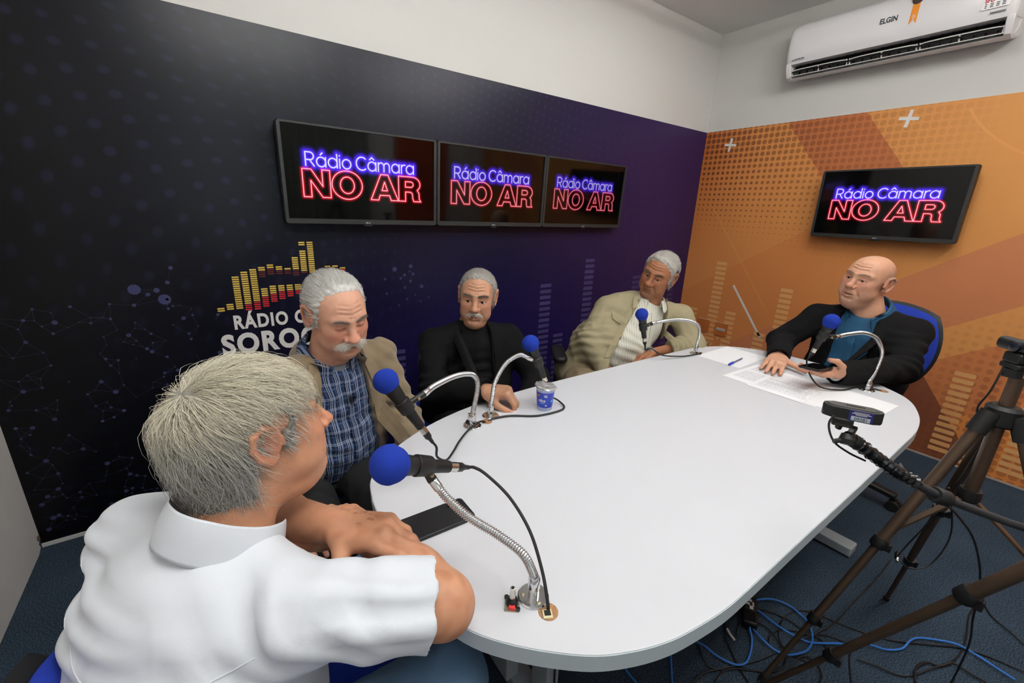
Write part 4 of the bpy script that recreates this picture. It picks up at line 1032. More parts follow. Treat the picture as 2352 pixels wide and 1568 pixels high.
# ================================================================ PEOPLE
from mathutils.bvhtree import BVHTree
def hline(q, front=.06, temple=.045, side=.028, nape=-.078, extra=0.):
    q = q.copy(); q[:, 1] += .006 * wav(q, .025, 77) + .003 * wav(q, .008, 78)
    yb = np.interp(q[:, 2], [-.09, -.032, -.022, .03, .06, .085, .105], [-.034, -.034, side, side + .004, temple, front, front + .02])
    ear = (np.abs(q[:, 0]) > .0765) & (q[:, 2] < .058) & (q[:, 2] > -.05) & (q[:, 1] > -.055) & (q[:, 1] < .03)
    ear |= (np.abs(q[:, 0]) > .0685) & (q[:, 2] < .030) & (q[:, 2] > -.045) & (q[:, 1] > -.040) & (q[:, 1] < .010)
    return np.clip((yb - q[:, 1]) / .020, 0, 1) * np.clip((q[:, 2] - nape) / .018, 0, 1) * (1 - ear)
def torso(S_, B, J, g, o=0., shoulders=True, low=True):
    """Upper body volume. J: joints; g: girth factors (chest, belly)."""
    S_.frame(Fr(J['chest'], *B.A.T)); S_.ell((0, 0, .0), (.168 * g[0] + o, .108 * g[0] + o, .165 + o), .05)
    S_.frame(Fr(J['belly'], *B.A.T)); S_.ell((0, 0, 0), (.160 * g[1] + o, .130 * g[1] + o, .165 + o), .06)
    S_.frame(Fr(J['pelvis'], *B.A.T))
    if low: S_.ell((0, 0, .03), (.168 * min(g[1], 1.1) + o, .135 + o, .12 + o), .05)
    S_.frame(None)
    if shoulders:
        for k in ('shR', 'shL'):
            n = np.asarray(J['neck'], f32); s = np.asarray(J[k], f32); S_.cap(n + (s - n) * .15 - V3(0, 0, .030), s - V3(0, 0, .002), .043 + o, .046 + o, .04)
def sleeves(S_, J, o=0., r=(.056, .054, .050, .043), upto=1., both=True):
    S_.frame(None)
    for sd in 'RL':
        s, e, w = (np.asarray(J[k + sd], f32) for k in ('sh', 'el', 'wr'))
        S_.cap(s - V3(0, 0, .006), e, r[0] + o, r[1] + o, .03)
        if upto > 0: S_.cap(e, e + (w - e) * upto, r[2] + .004 + o, r[3] + o, .02)
def legs(S_, J, r=(.088, .070, .062, .050), o=0.):
    S_.frame(None); p = np.asarray(J['pelvis'], f32)
    for sd in 'RL':
        k = np.asarray(J['kn' + sd], f32); a = np.asarray(J['an' + sd], f32); hp = p + (np.asarray(J['hipd'], f32) * (1 if sd == 'R' else -1)) * .09
        S_.cap(hp, k, r[0] + o, r[1] + o, .04); S_.cap(k, a, r[2] + o, r[3] + o, .03)
    S_.ell(p + V3(0, 0, -.02), (.15, .15, .10), .05)
def surf_obj(name, S_, m, par, amp=0., wl=.1, seed=0, folds=(), it=1, col=None):
    v, Q = S_.surface(); v = relax(v, Q, it) if it else v
    if amp or folds: v = drape(v, Q, amp, wl, seed, folds)
    return link(name, quad_mesh(name, v, Q, None if col is None else np.tile(rgb(col), (len(v), 1))), m, par), v, Q
def bvh(v, Q): return BVHTree.FromPolygons(v.tolist(), Q.tolist())
def patch(name, tree, B, uv0, uv1, m, par, n=14, ns=4, off=.006, edge=.002, thick=.003, src=.5, back=False):
    """Cloth strip lying on a garment: between curves uv0 and uv1 given in frame B as (right, up), cast from the front."""
    c0 = spline([(a, 0, b) for a, b in uv0], 6); c1 = spline([(a, 0, b) for a, b in uv1], 6); vs = []; F_ = Vector(B.A[:, 1].tolist()) * (-1 if back else 1); last = None
    pk = lambda c, t: c[min(len(c) - 1, int(round(t * (len(c) - 1))))]
    for i in range(n + 1):
        a, b = pk(c0, i / n), pk(c1, i / n)
        for j in range(ns + 1):
            q = a.lerp(b, j / ns); o = Vector(B.P((q.x, -src if back else src, q.z)).tolist()); h = tree.ray_cast(o, -F_)[0]
            if h is None: h = last if last is not None else Vector(B.P((q.x, .1, q.z)).tolist())
            last = h; vs.append(h + F_ * (off if 0 < j < ns else edge + (off - edge) * (.85 if j == ns else .3)))
    fs = [(i * (ns + 1) + j, i * (ns + 1) + j + 1, (i + 1) * (ns + 1) + j + 1, (i + 1) * (ns + 1) + j) for i in range(n) for j in range(ns)]
    o = MB().add(vs, fs).build(name, m, par, smooth=60); md = o.modifiers.new('t', 'SOLIDIFY'); md.thickness = thick; md.offset = 0; return o
def seam(name, tree, B, uv, m, par, r=.0011, back=True, n=8):
    F_ = Vector(B.A[:, 1].tolist()) * (-1 if back else 1); pts = []
    for q in spline([(a, 0, b) for a, b in uv], n):
        h = tree.ray_cast(Vector(B.P((q.x, -.5 if back else .5, q.z)).tolist()), -F_)[0]
        if h is not None: pts.append(h + F_ * r * .3)
    return MB().tube(pts, r, 6).build(name, m, par)
def collar(name, c, B, rx, ry, h, m, par, gap=.35, flare=.022, drop=.75, point=.02, back=.02, fold=True, n=28, lean=0., jit=.0):
    """Shirt collar round the neck; gap: half opening angle at the front."""
    vs = []; c = np.asarray(c, f32); rows = 4 if fold else 3; rs = np.random.RandomState(3)
    for i in range(n + 1):
        th = gap + (2 * PI - 2 * gap) * i / n; fr_ = (1 + math.cos(th)) / 2; ct, st = math.cos(th), math.sin(th)
        base = -back * fr_ * 1.0 + lean * ct
        def pt(rr, z): return c + B.A[:, 0] * (st * (rx + rr)) + B.A[:, 1] * (ct * (ry + rr)) + B.A[:, 2] * (z + base)
        w_ = jit * rs.normal()
        if fold:
            pk = point * max(0., fr_ - .55) / .45
            vs += [pt(.004, -.012), pt(.0, h * .95 - .012), pt(.006, h - .012), pt(flare + w_, h * (1 - drop) - .014 - pk)]
        else: vs += [pt(.010, -.028), pt(.006 + w_ * .5, h * .4), pt(.0 + w_, h)]
    fs = [(i * rows + j, i * rows + j + 1, (i + 1) * rows + j + 1, (i + 1) * rows + j) for i in range(n) for j in range(rows - 1)]
    o = MB().add([v.tolist() for v in vs], fs).build(name, m, par, smooth=50)
    md = o.modifiers.new('t', 'SOLIDIFY'); md.thickness = .003; md.offset = 0; o.modifiers.new('s', 'SUBSURF').levels = 1; o.modifiers['s'].render_levels = 1
    return o
def person(loc, label): return empty('person', loc, label, 'person')
def place(root, o): o.matrix_parent_inverse = Matrix.Translation(root.location).inverted(); return o
def finish(root):
    for o in list(COL.objects):
        if o.parent == root: place(root, o)
        elif o.parent is not None and o.parent.parent == root: pass
def body_skin(root, H, hp, J, B, hands, skin, slim=True, h=.0022, arms=True, bare=None, extra=None, tint_extra=None):
    S_ = Sdf(h); head(S_, H, hp)
    nb = np.asarray(J['neck'], f32); nr = hp.get('neck', .056)
    S_.frame(H); a = H.P((0, -.022, -.045)); S_.frame(None)
    S_.cap(a, nb - V3(0, 0, .01), nr * H.s, nr * 1.06 * H.s, .03)
    S_.cap(nb - V3(0, 0, .02), J['chest'], .055, .06, .03); S_.cap(J['chest'], J['pelvis'], .06, .06, .03)
    for k in ('shR', 'shL'): S_.cap(nb - V3(0, 0, .04), np.asarray(J[k]) - V3(0, 0, .02), .032, .034, .03)
    ar = bare or (.033, .030, .028, .024)
    for sd in 'RL':
        s, e, w_ = (np.asarray(J[k + sd], f32) for k in ('sh', 'el', 'wr'))
        S_.cap(s - V3(0, 0, .01), e, ar[0], ar[1], .02); S_.cap(e, e + (w_ - e) * .35, ar[2] * 1.02, ar[2] * 1.08, .03); S_.cap(e + (w_ - e) * .3, w_, ar[2] * 1.08, ar[3], .025)
    tl = []
    for kw in hands: tl.append((hand(S_, **kw)))
    if extra: extra(S_)
    v, Q = S_.surface(); v = relax(v, Q, 1, .4)
    col = np.tile(rgb(skin), (len(v), 1)).astype(f32); near = ((v - H.o) ** 2).sum(1) < .19 ** 2
    c2 = col[near].copy(); head_tint(v[near], H, hp, c2); col[near] = c2
    for t_, N_ in tl: hand_tint(v, t_, N_, col, hp.get('red', 'b5654c'))
    if tint_extra: tint_extra(v, col)
    o = link('body', quad_mesh('body', v, Q, col), M_skin, root)
    return o, v, Q, normals(v, Q)
def hair_cap(root, H, v, Q, nv, mask, t, col, seed=1, name='hair_base'):
    w_ = mask(H.inv(v)); fm = (w_[Q].min(1) > .02) & (((v[Q].mean(1) - H.o) ** 2).sum(1) < .2 ** 2)
    u, inv_ = np.unique(Q[fm], return_inverse=True); vv = v[u] + nv[u] * (t * w_[u] * (1 + .25 * wav(v[u], .03, seed)))[:, None]
    return link(name, quad_mesh(name, vv.astype(f32), inv_.reshape(-1, 4), np.tile(rgb(col), (len(u), 1)) * (1 + .15 * wav(v[u], .012, seed + 2))[:, None]), M_hair, root)
def tangent(d, n): return d - n * (d * n).sum(1, keepdims=True)
BALL = ((0, -.02, .036), (.078, .099, .082), False)
def brows(root, H, v, nv, col, seed, n=110, ln=.009):
    q = H.inv(v); ok = np.zeros(len(v), bool)
    for s in (-1, 1):
        x = s * q[:, 0]; zc = .0275 + .0035 * np.sin(np.clip((x - .012) / .036, 0, 1) * 2.6); ok |= (x > .009) & (x < .050) & (np.abs(q[:, 2] - zc) < .0042) & (q[:, 1] > .06)
    i = pick(v, ok, n * 2, seed); d = H.D((1, 0, 0))[None] * np.sign(q[i, 0:1]) + H.D((0, 0, 1))[None] * .25 + nv[i] * .25
    return strands('eyebrow_hairs', v[i], d, M_hair, root, ln, 4, .00042, curl=.25, seed=seed, tint=(col[0], col[1]))
def moustache(root, H, v, nv, cols, seed, w=.030, n=520, ln=.015, up=0., fl=1.):
    S_ = Sdf(.002).frame(H)
    for s in (-1, 1): S_.chain([(s * .003, .1035, -.0495), (s * w * .5, .0985, -.0525), (s * w, .0880, -.0595 + up)], [.0058 * fl, .0072 * fl, .0040 * fl], .004)
    vv, Q = S_.surface(); link('moustache', quad_mesh('moustache', vv, Q, np.tile(rgb(cols[0]), (len(vv), 1))), M_hair, root)
    nn = normals(vv, Q); q = H.inv(vv); i = pick(vv, q[:, 1] > .085, n, seed)
    d = H.D((1, 0, 0))[None] * np.sign(q[i, 0:1]) * .9 + H.D((0, 0, -1))[None] * (.65 - up * 30) + nn[i] * .35
    strands('moustache_hairs', vv[i] - nn[i] * .002, d, M_hair, root, ln, 4, .00042, curl=.18, seed=seed, tint=(cols[0], cols[1]))
def shoes(root, J, F_, m):
    for sd in 'RL':
        a = np.asarray(J['an' + sd], f32); S_ = Sdf(.006); f = np.asarray(F_, f32); f = V3(f[0], f[1], 0); f /= np.linalg.norm(f)
        S_.cap(V3(a[0], a[1], .05) - f * .04, V3(a[0], a[1], .04) + f * .15, .042, .036, .02); S_.cap(V3(a[0], a[1], .12), V3(a[0], a[1], .05), .045, .045, .03)
        v, Q = S_.surface(); v[:, 2] = np.maximum(v[:, 2], .006); link('shoe', quad_mesh('shoe', v, Q), m, root)
def stripes(name, B, base, line_v, line_h, pitch=.012, hp=None, rough=.8):
    """Woven shirt cloth: vertical and horizontal lines across the body frame. line_* = [(phase,width,colour,strength)]"""
    m = mat(name, base, rough, bump=(500, .1), spec=.2, crease=(9, .45)); q = NT(m); tc = q.new('ShaderNodeTexCoord'); b = m.node_tree.nodes['Principled BSDF']
    def dot(vec):
        x = q.new('ShaderNodeVectorMath', operation='DOT_PRODUCT'); q.l.new(tc.outputs['Object'], x.inputs[0]); x.inputs[1].default_value = vec.tolist(); return x.outputs['Value']
    nz = q.new('ShaderNodeTexNoise'); nz.inputs['Scale'].default_value = 9; q.l.new(tc.outputs['Object'], nz.inputs[0]); wob = q.math('MULTIPLY', q.math('SUBTRACT', nz.outputs[0], .5), .02)
    c = lin(base)
    for vec, lines, pt in ((B.A[:, 0], line_v, pitch), (B.A[:, 2], line_h, hp or pitch)):
        if not lines: continue
        u = q.math('FRACT', q.math('DIVIDE', q.math('ADD', dot(vec), wob), pt))
        for ph, wd, cl, st in lines:
            d = q.math('ABSOLUTE', q.math('SUBTRACT', u, ph)); c = q.mix(q.math('MULTIPLY', q.ramp(d, wd * .5 + .02, wd * .5 - .02), st), c, lin(cl))
    q.l.new(c, b.inputs['Base Color']); return m
def buttons(root, tree, B, pts, m, r=.0048):
    for u, z in pts:
        o = Vector(B.P((u, .5, z)).tolist()); F_ = Vector(B.A[:, 1].tolist()); h = tree.ray_cast(o, -F_)
        if h[0] is not None: MB().lathe([(r, -.001), (r, .0014), (r * .6, .002)], h[0], h[1] if h[1].dot(F_) > 0 else F_, n=12).build('button', m, root)

# ---------------------------------------------------------------- man in the white shirt, arms folded on the table end
def man_white():
    root = person((-3.70, -1.66, 0), 'grey-haired man in white shirt, back to the camera, arms folded on the table')
    H = yaw_frame((-3.545, -1.497, 1.030), 14, 3, -6, .98); B = yaw_frame((-3.62, -1.56, .90), 34, -16, 0)
    J = dict(neck=(-3.612, -1.550, .888), shR=(-3.530, -1.715, .832), shL=(-3.735, -1.415, .842), chest=(-3.672, -1.585, .745), belly=(-3.68, -1.595, .61), pelvis=(-3.73, -1.61, .49),
             elR=(-3.346, -1.784, .796), wrR=(-3.400, -1.565, .798), elL=(-3.570, -1.350, .775), wrL=(-3.450, -1.575, .842), hipd=B.A[:, 0], knR=(-3.30, -1.72, .52), knL=(-3.36, -1.42, .52), anR=(-3.33, -1.74, .10), anL=(-3.38, -1.42, .10))
    hp = dict(skin='c08b6c', red='b0604a', wide=1.03, fat=1., eye=.0035, ear=.95, neck=.060, nose=1.15, lip='a8685c', brow='8a8378')
    hands = [dict(W=J['wrL'], D=(.66, -.72, .12), N=(0, 0, 1), T=(-.7, -.7, 0), curl=[(.25, .25, .15), (.45, .5, .3), (.6, .6, .3), (.7, .6, .3)], thumb=[(.45, .85, -.30), (.55, .55, -.65), (.5, .3, -.8)], sc=1.08),
             dict(W=J['wrR'], D=(-.35, .93, -.05), N=(0, 0, 1), T=(-1, 0, 0), curl=[(.3, .4, .3)] * 4, thumb=[(.6, .8, 0), (.8, .6, -.1), (.9, .4, -.1)], sc=1.05)]
    def spots(v, col):
        r = np.random.RandomState(4); wr = np.asarray(J['wrL'], f32)
        for i in range(26):
            c = wr + np.array([.02 + .05 * r.rand(), -.045 + .05 * r.rand(), .028], f32); d2 = ((v - c)[:, :2] ** 2).sum(1) + (.2 * (v - c)[:, 2]) ** 2
            w_ = np.exp(-d2 / (.0016 + .0012 * r.rand()) ** 2) * .8 * (v[:, 2] > wr[2] + .008); col[:] = col * (1 - w_[:, None]) + w_[:, None] * rgb('7a3326')
        near = ((v - np.asarray(J['wrR'])) ** 2).sum(1) < .35 ** 2; fr_ = np.clip(wav(v, .03, 41) * .5, 0, .35) * near * (((v - H.o) ** 2).sum(1) > .04); col[:] = col * (1 - fr_[:, None]) + fr_[:, None] * rgb('9a5f42')
    o, v, Q, nv = body_skin(root, H, hp, J, B, hands, hp['skin'], bare=(.047, .043, .043, .029), tint_extra=spots)
    eyes(H, hp, root)
    mask = lambda q: hline(q, .075, .058, .034, -.085)
    hair_cap(root, H, v, Q, nv, mask, .005, '8a877e')
    q = H.inv(v); w_ = mask(q); crown = np.array((.006, -.078, .085), f32)
    for seed, n, ln, lf in ((1, 5200, .085, (.010, .022)), (2, 5200, .060, (.006, .018)), (3, 900, .105, (.014, .028))):
        i = pick(v, (w_ > .25) & (((v - H.o) ** 2).sum(1) < .04) & ~((np.abs(q[:, 0]) > .060) & (q[:, 1] > -.03) & (q[:, 1] < .006) & (q[:, 2] < .022)), n, seed); d = tangent(H.D((1, 0, 0))[None] * (q[i, 0:1] - crown[0]) + H.D((0, 1, 0))[None] * (q[i, 1:2] - crown[1]) + H.D((0, 0, 1))[None] * (q[i, 2:3] - crown[2]) * .9, nv[i])
        d /= np.linalg.norm(d, axis=1, keepdims=True) + 1e-6; low = np.clip((.03 - q[i, 2:3]) / .06, 0, 1); bk = np.where(q[i, 1:2] > -.01, -.5, 1.); d = d + np.array([[0, 0, -1]]) * low * .7 + H.D((0, -1, 0))[None] * low * .45 * bk + nv[i] * .22
        cl_ = H.D((1, 0, 0))[None] * wav(v[i], .022, 50 + seed)[:, None] + H.D((0, 1, 0))[None] * wav(v[i], .026, 60)[:, None]; d = d / (np.linalg.norm(d, axis=1, keepdims=True) + 1e-6) + .45 * tangent(cl_, nv[i])
        strands('hair' if seed == 1 else 'hair_layer', v[i] + nv[i] * .004, d, M_hair, root, ln * np.where((np.abs(q[i, 0]) > .05) & (q[i, 2] < .075) & (q[i, 2] > -.03) & (q[i, 1] > -.045) & (q[i, 1] < .028), np.clip((q[i, 2] - .02) / .06, .18, 1), 1.), 7, .00036, H, BALL, lf, .20, .15, seed, ('8c8b87', 'dedbd2', lambda r_: np.clip((r_[:, 2] - .03) / .05, 0, 1) * .8, 'ece4cc'))
    brows(root, H, v, nv, ('8d877c', 'b5b0a6'), 5)
    # shirt
    M_sh = mat('white_shirt_cotton', 'd9dee4', .8, bump=(700, .12), spec=.2, crease=(7, .45))
    S_ = Sdf(.0045); torso(S_, B, J, (1.12, 1.20), .010); S_.frame(None)
    for sd, up in (('R', .90), ('L', .95)):
        s, e = np.asarray(J['sh' + sd], f32), np.asarray(J['el' + sd], f32); d = nrm(e - s); S_.frame(None); S_.cap(s, s + (e - s) * .5, .056, .062, .05); S_.cap(s + (e - s) * .5, s + (e - s) * (up + .05), .062, .069, .03)
        c = s + (e - s) * up; a_, b_, _ = frame_of(Vector(d.tolist())); S_.frame(Fr(c, a_, d, b_)).planes([((0, -1, 0), 0)], (-.09, 0, -.09), (.09, .16, .09), .003); S_.frame(None).cap(c - d * .05, c + d * .08, .054, .064, .004, sub=True)
    S_.cap(np.asarray(J['neck']) + V3(0, 0, .01), np.asarray(J['neck']) + V3(.03, .01, .2), .066, .08, .01, sub=True)
    sr, el = np.asarray(J['shR']), np.asarray(J['elR'])
    o, sv, sQ = surf_obj('shirt', S_, M_sh, root, .0016, .10, 3, [(sr + (el - sr) * .55, (.35, .8, .45), .045, .006, .11), (sr, (.6, -.2, .7), .05, .005, .11), ((-3.70, -1.72, .70), (.2, .5, .8), .06, .004, .14), ((-3.80, -1.50, .80), (.1, .2, 1), .038, .006, .12)])
    st = bvh(sv, sQ); seam('yoke_seam', st, B, [(-.20, -.07), (-.12, -.12), (0, -.145), (.12, -.12), (.17, -.09)], M_sh, root)
    patch('back_pleat', st, B, [(-.045, -.15), (-.047, -.22), (-.05, -.30)], [(-.005, -.15), (-.003, -.22), (.0, -.30)], M_sh, root, off=.005, back=True)
    collar('collar', np.asarray(J['neck']) + V3(.006, 0, .022), yaw_frame((0, 0, 0), 24, -22), .077, .083, .038, M_sh, root, gap=.5, fold=False, back=.036, jit=.0012)
    # jeans
    S_ = Sdf(.007); legs(S_, J); surf_obj('jeans', S_, mat('jeans_denim', '5f7f9e', .85, bump=(500, .2), noise=(14, .12), crease=(8, .6)), root, .004, .12, 9)
    shoes(root, J, (1, 0, 0), mat('shoe_leather', '2a211b', .4)); finish(root); return root
man_white()

# ---------------------------------------------------------------- man in tan jacket and plaid shirt
def man_plaid():
    root = person((-3.36, -.85, 0), 'white-moustached man in a tan jacket over a blue plaid shirt, eyes lowered')
    H = yaw_frame((-3.272, -.925, 1.078), -78, -20, 4, .97); B = yaw_frame((-3.295, -.88, .935), -74, -10, 0)
    J = dict(neck=(-3.298, -.872, .938), shR=(-3.462, -.930, .893), shL=(-3.128, -.835, .893), chest=(-3.305, -.855, .78), belly=(-3.31, -.845, .62), pelvis=(-3.34, -.77, .49),
             elR=(-3.52, -.985, .67), wrR=(-3.50, -1.16, .62), elL=(-3.072, -.925, .67), wrL=(-3.115, -1.13, .625), hipd=B.A[:, 0], knR=(-3.42, -1.24, .53), knL=(-3.23, -1.24, .53), anR=(-3.43, -1.28, .10), anL=(-3.22, -1.28, .10))
    hp = dict(skin='cf9d84', red='c0604e', wide=1.02, fat=1., eye=0, lines=.7, ear=1.05, neck=.058, nose=1.25, lip='a85f56', brow='6a5a50', browk=.5)
    hands = [dict(W=J['wrL'], D=(0, -1, -.15), N=(0, 0, 1), T=(-1, 0, 0), curl=[(.3, .3, .2)] * 4, thumb=[(.7, .7, 0), (.9, .4, 0), (1, .2, 0)]), dict(W=J['wrR'], D=(.15, -1, -.15), N=(0, 0, 1), T=(1, 0, 0), curl=[(.3, .3, .2)] * 4, thumb=[(.7, .7, 0), (.9, .4, 0), (1, .2, 0)])]
    o, v, Q, nv = body_skin(root, H, hp, J, B, hands, hp['skin'])
    mask = lambda q: hline(q, .030, .036, .030, -.075)
    hair_cap(root, H, v, Q, nv, mask, .006, 'c6c4bf')
    q = H.inv(v); w_ = mask(q); i = pick(v, w_ > .2, 5200, 1)
    d = H.D((0, -1, 0))[None] + H.D((1, 0, 0))[None] * q[i, 0:1] * 5 + nv[i] * .35 + H.D((0, 0, -1))[None] * np.clip((.06 - q[i, 2:3]) * 8, 0, .8)
    strands('hair', v[i] + nv[i] * .003, d, M_hair, root, .045, 6, .00042, H, BALL, (.006, .018), .16, 0, 4, ('d2d0ca', 'efede6', lambda r_: np.clip((r_[:, 1] + .0) / -.08, 0, 1) * .5, '84847f'))
    brows(root, H, v, nv, ('55483f', '8f8880'), 5, 90); moustache(root, H, v, nv, ('d9d2c6', 'f0ece4'), 6, .034, 900, .018, .004, 1.35)
    M_pl = stripes('plaid_shirt', B, '1c2740', [(.18, .16, '7f8fb0', .75), (.42, .05, 'b8c2d6', .8), (.58, .05, 'b8c2d6', .8), (.80, .12, '3a4d70', .8)], [(.3, .10, '52668c', .55), (.62, .04, 'aab6cc', .6), (.74, .04, 'aab6cc', .6)], .030, .036)
    S_ = Sdf(.005); torso(S_, B, J, (1.05, 1.16)); S_.cap(np.asarray(J['neck']) + V3(0, 0, .0), np.asarray(J['neck']) + V3(0, -.02, .2), .062, .07, .01, sub=True)
    o, sv, sQ = surf_obj('shirt', S_, M_pl, root, .002, .08, 3, [((-3.27, -.98, .70), (.3, .2, 1), .05, .004, .12)])
    st = bvh(sv, sQ); patch('placket', st, B, [(.004, -.03), (.004, -.20), (.004, -.36)], [(-.028, -.03), (-.028, -.20), (-.028, -.36)], M_pl, root, off=.004)
    buttons(root, st, B, [(-.012, -.07), (-.012, -.15), (-.012, -.23), (-.012, -.31)], mat('button_dark', '2a3448', .4))
    collar('shirt_collar', np.asarray(J['neck']) + V3(.004, -.016, .018), yaw_frame((0, 0, 0), -74, -24), .068, .078, .044, M_pl, root, gap=.40, flare=.026, drop=.95, point=.034, back=.036)
    S_ = Sdf(.004); S_.frame(Fr(np.asarray(J['neck']) + V3(0, 0, -.025), *B.A.T)); S_.ell((0, .035, -.005), (.045, .04, .03), .01); surf_obj('undershirt', S_, mat('undershirt_grey', '6f747a', .85), root)
    M_j = mat('tan_suede', '7a6a52', .9, bump=(350, .25), noise=(12, .10), sheen=.3, crease=(9, .4))
    S_ = Sdf(.005); torso(S_, B, J, (1.10, 1.18), .014); sleeves(S_, J, .004)
    S_.cap(np.asarray(J['neck']) + V3(0, 0, .01), np.asarray(J['neck']) + V3(0, -.03, .2), .074, .09, .01, sub=True)
    S_.frame(B).planes([((1, 0, .10), .070), ((-1, 0, .10), .070), ((0, -1, 0), -.0)], (-.16, .0, -.62), (.16, .35, .12))
    for sd in 'RL': w_ = np.asarray(J['wr' + sd], f32); e = np.asarray(J['el' + sd], f32); dd = nrm(w_ - e); S_.frame(None).cap(w_ - dd * .03, w_ + dd * .06, .034, .034, .004, sub=True)
    eL = np.asarray(J['elL']); sL = np.asarray(J['shL'])
    o, jv, jQ = surf_obj('jacket', S_, M_j, root, .0028, .11, 13, [(eL, (.1, .5, 1), .045, .007, .10), ((sL + eL) / 2, (.2, .2, 1), .06, .005, .10), (sL, (.8, .2, .5), .05, .004, .08)])
    jt = bvh(jv, jQ)
    for s in (-1, 1):
        patch('lapel', jt, B, [(s * .062, .020), (s * .072, -.06), (s * .088, -.16), (s * .098, -.26)], [(s * .085, .030), (s * .125, -.04), (s * .150, -.075), (s * .100, -.26)], M_j, root, off=.010)
    collar('jacket_collar', np.asarray(J['neck']) + V3(0, .004, .0), yaw_frame((0, 0, 0), -74, -22), .082, .084, .036, M_j, root, gap=1.0, flare=.03, drop=1.1, point=0., back=.045)
    S_ = Sdf(.007); legs(S_, J); surf_obj('trousers', S_, mat('black_trousers', '131315', .85, bump=(400, .1)), root, .004, .1, 9)
    shoes(root, J, (0, -1, 0), mat('shoe_leather')); finish(root)
man_plaid()

# ---------------------------------------------------------------- man in black suit with moustache
def suit_front(root, B, J, M_j, jt, s0=.06, s1=.02, zlo=-.25, lap=.045):
    for s in (-1, 1):
        patch('lapel', jt, B, [(s * s0, .02), (s * (s0 * .85 + s1 * .15), -.08), (s * (s0 * .5 + s1 * .5), -.20), (s * s1, zlo)], [(s * (s0 + .022), .03), (s * (s0 + lap), -.06), (s * (s0 * .5 + s1 * .5 + lap * .8), -.11), (s * (s1 + .004), zlo)], M_j, root, off=.0035, thick=.002)
def man_black():
    root = person((-2.70, -.72, 0), 'grey-moustached man in a black suit and black shirt, one hand on the table')
    H = yaw_frame((-2.640, -.702, 1.036), -126, -5, -4, .95); B = yaw_frame((-2.655, -.675, .90), -106, -8, 0)
    J = dict(neck=(-2.655, -.672, .902), shR=(-2.825, -.650, .845), shL=(-2.488, -.730, .840), chest=(-2.655, -.685, .75), belly=(-2.67, -.70, .60), pelvis=(-2.68, -.64, .48),
             elR=(-2.925, -.86, .715), wrR=(-2.842, -1.082, .786), elL=(-2.43, -.88, .68), wrL=(-2.55, -.97, .62), hipd=B.A[:, 0], knR=(-2.82, -1.08, .53), knL=(-2.58, -1.08, .53), anR=(-2.82, -1.12, .10), anL=(-2.56, -1.12, .10))
    hp = dict(skin='b98a6e', red='a86450', wide=.98, fat=.4, eye=.0042, ear=1.1, neck=.054, nose=1.1, lip='9a6258', brow='554a40', browk=.55)
    hands = [dict(W=J['wrR'], D=(.72, -.68, .06), N=(.1, 0, 1), T=(-.68, -.72, 0), curl=[(1.0, .55, .3), (1.05, .6, .3), (1.1, .6, .3), (1.1, .6, .3)], thumb=[(.7, .5, -.5), (.85, .1, -.5), (.9, -.1, -.4)], spread=(.06, .02, -.02, -.06), sc=1.05),
             dict(W=J['wrL'], D=(-.6, -.7, -.2), N=(0, 0, 1), T=(-1, 0, 0), curl=[(.3, .3, .2)] * 4, thumb=[(.7, .7, 0), (.9, .4, 0), (1, .2, 0)])]
    o, v, Q, nv = body_skin(root, H, hp, J, B, hands, hp['skin'])
    eyes(H, hp, root, (.22, 1, -.05), '2c2018')
    mask = lambda q: hline(q, .048, .042, .030, -.072)
    hair_cap(root, H, v, Q, nv, mask, .005, '8d8a84')
    q = H.inv(v); w_ = mask(q); i = pick(v, w_ > .2, 4200, 1); d = H.D((.35, -.6, .1))[None] + H.D((1, 0, 0))[None] * q[i, 0:1] * 6 + nv[i] * .5 + H.D((0, 0, -1))[None] * np.clip((.05 - q[i, 2:3]) * 10, 0, 1)
    strands('hair', v[i] + nv[i] * .003, d, M_hair, root, .026, 5, .00042, H, BALL, (.003, .011), .22, 0, 4, ('9b978f', 'c4c0b6'))
    brows(root, H, v, nv, ('4a4038', '7d766e'), 5, 110); moustache(root, H, v, nv, ('b5aca0', 'd8d2c8'), 6, .029, 480, .012)
    M_t = mat('black_knit', '0a0a0b', .9, bump=(600, .1), spec=.2); M_j = mat('black_suiting', '0c0c0d', .9, bump=(600, .1), spec=.2, crease=(9, .4))
    S_ = Sdf(.005); torso(S_, B, J, (1.02, 1.12)); S_.frame(None).cap(np.asarray(J['neck']) + V3(0, 0, -.02), np.asarray(J['neck']) + V3(0, -.01, .08), .064, .062, .03)
    S_.cap(np.asarray(J['neck']) + V3(0, 0, .03), np.asarray(J['neck']) + V3(-.01, -.02, .2), .057, .08, .008, sub=True)
    surf_obj('shirt', S_, M_t, root, .002, .08, 3, [((-2.68, -.82, .70), (.1, .2, 1), .045, .005, .12)])
    S_ = Sdf(.005); torso(S_, B, J, (1.08, 1.15), .014); sleeves(S_, J, .002)
    S_.cap(np.asarray(J['neck']) + V3(0, 0, .015), np.asarray(J['neck']) + V3(-.01, -.03, .2), .068, .09, .01, sub=True)
    S_.frame(B).planes([((1, 0, .02), .062), ((-1, 0, .02), .062), ((0, -1, 0), -.0)], (-.10, .0, -.6), (.10, .35, .12))
    for sd in 'RL': w_ = np.asarray(J['wr' + sd], f32); e = np.asarray(J['el' + sd], f32); dd = nrm(w_ - e); S_.frame(None).cap(w_ - dd * .03, w_ + dd * .08, .034, .036, .004, sub=True)
    eR = np.asarray(J['elR']); sR = np.asarray(J['shR'])
    o, jv, jQ = surf_obj('jacket', S_, M_j, root, .0022, .11, 23, [(eR, (.2, .5, .8), .045, .006, .10), ((sR + eR) / 2, (0, .3, 1), .06, .004, .10)])
    suit_front(root, B, J, M_j, bvh(jv, jQ), .062, .066)
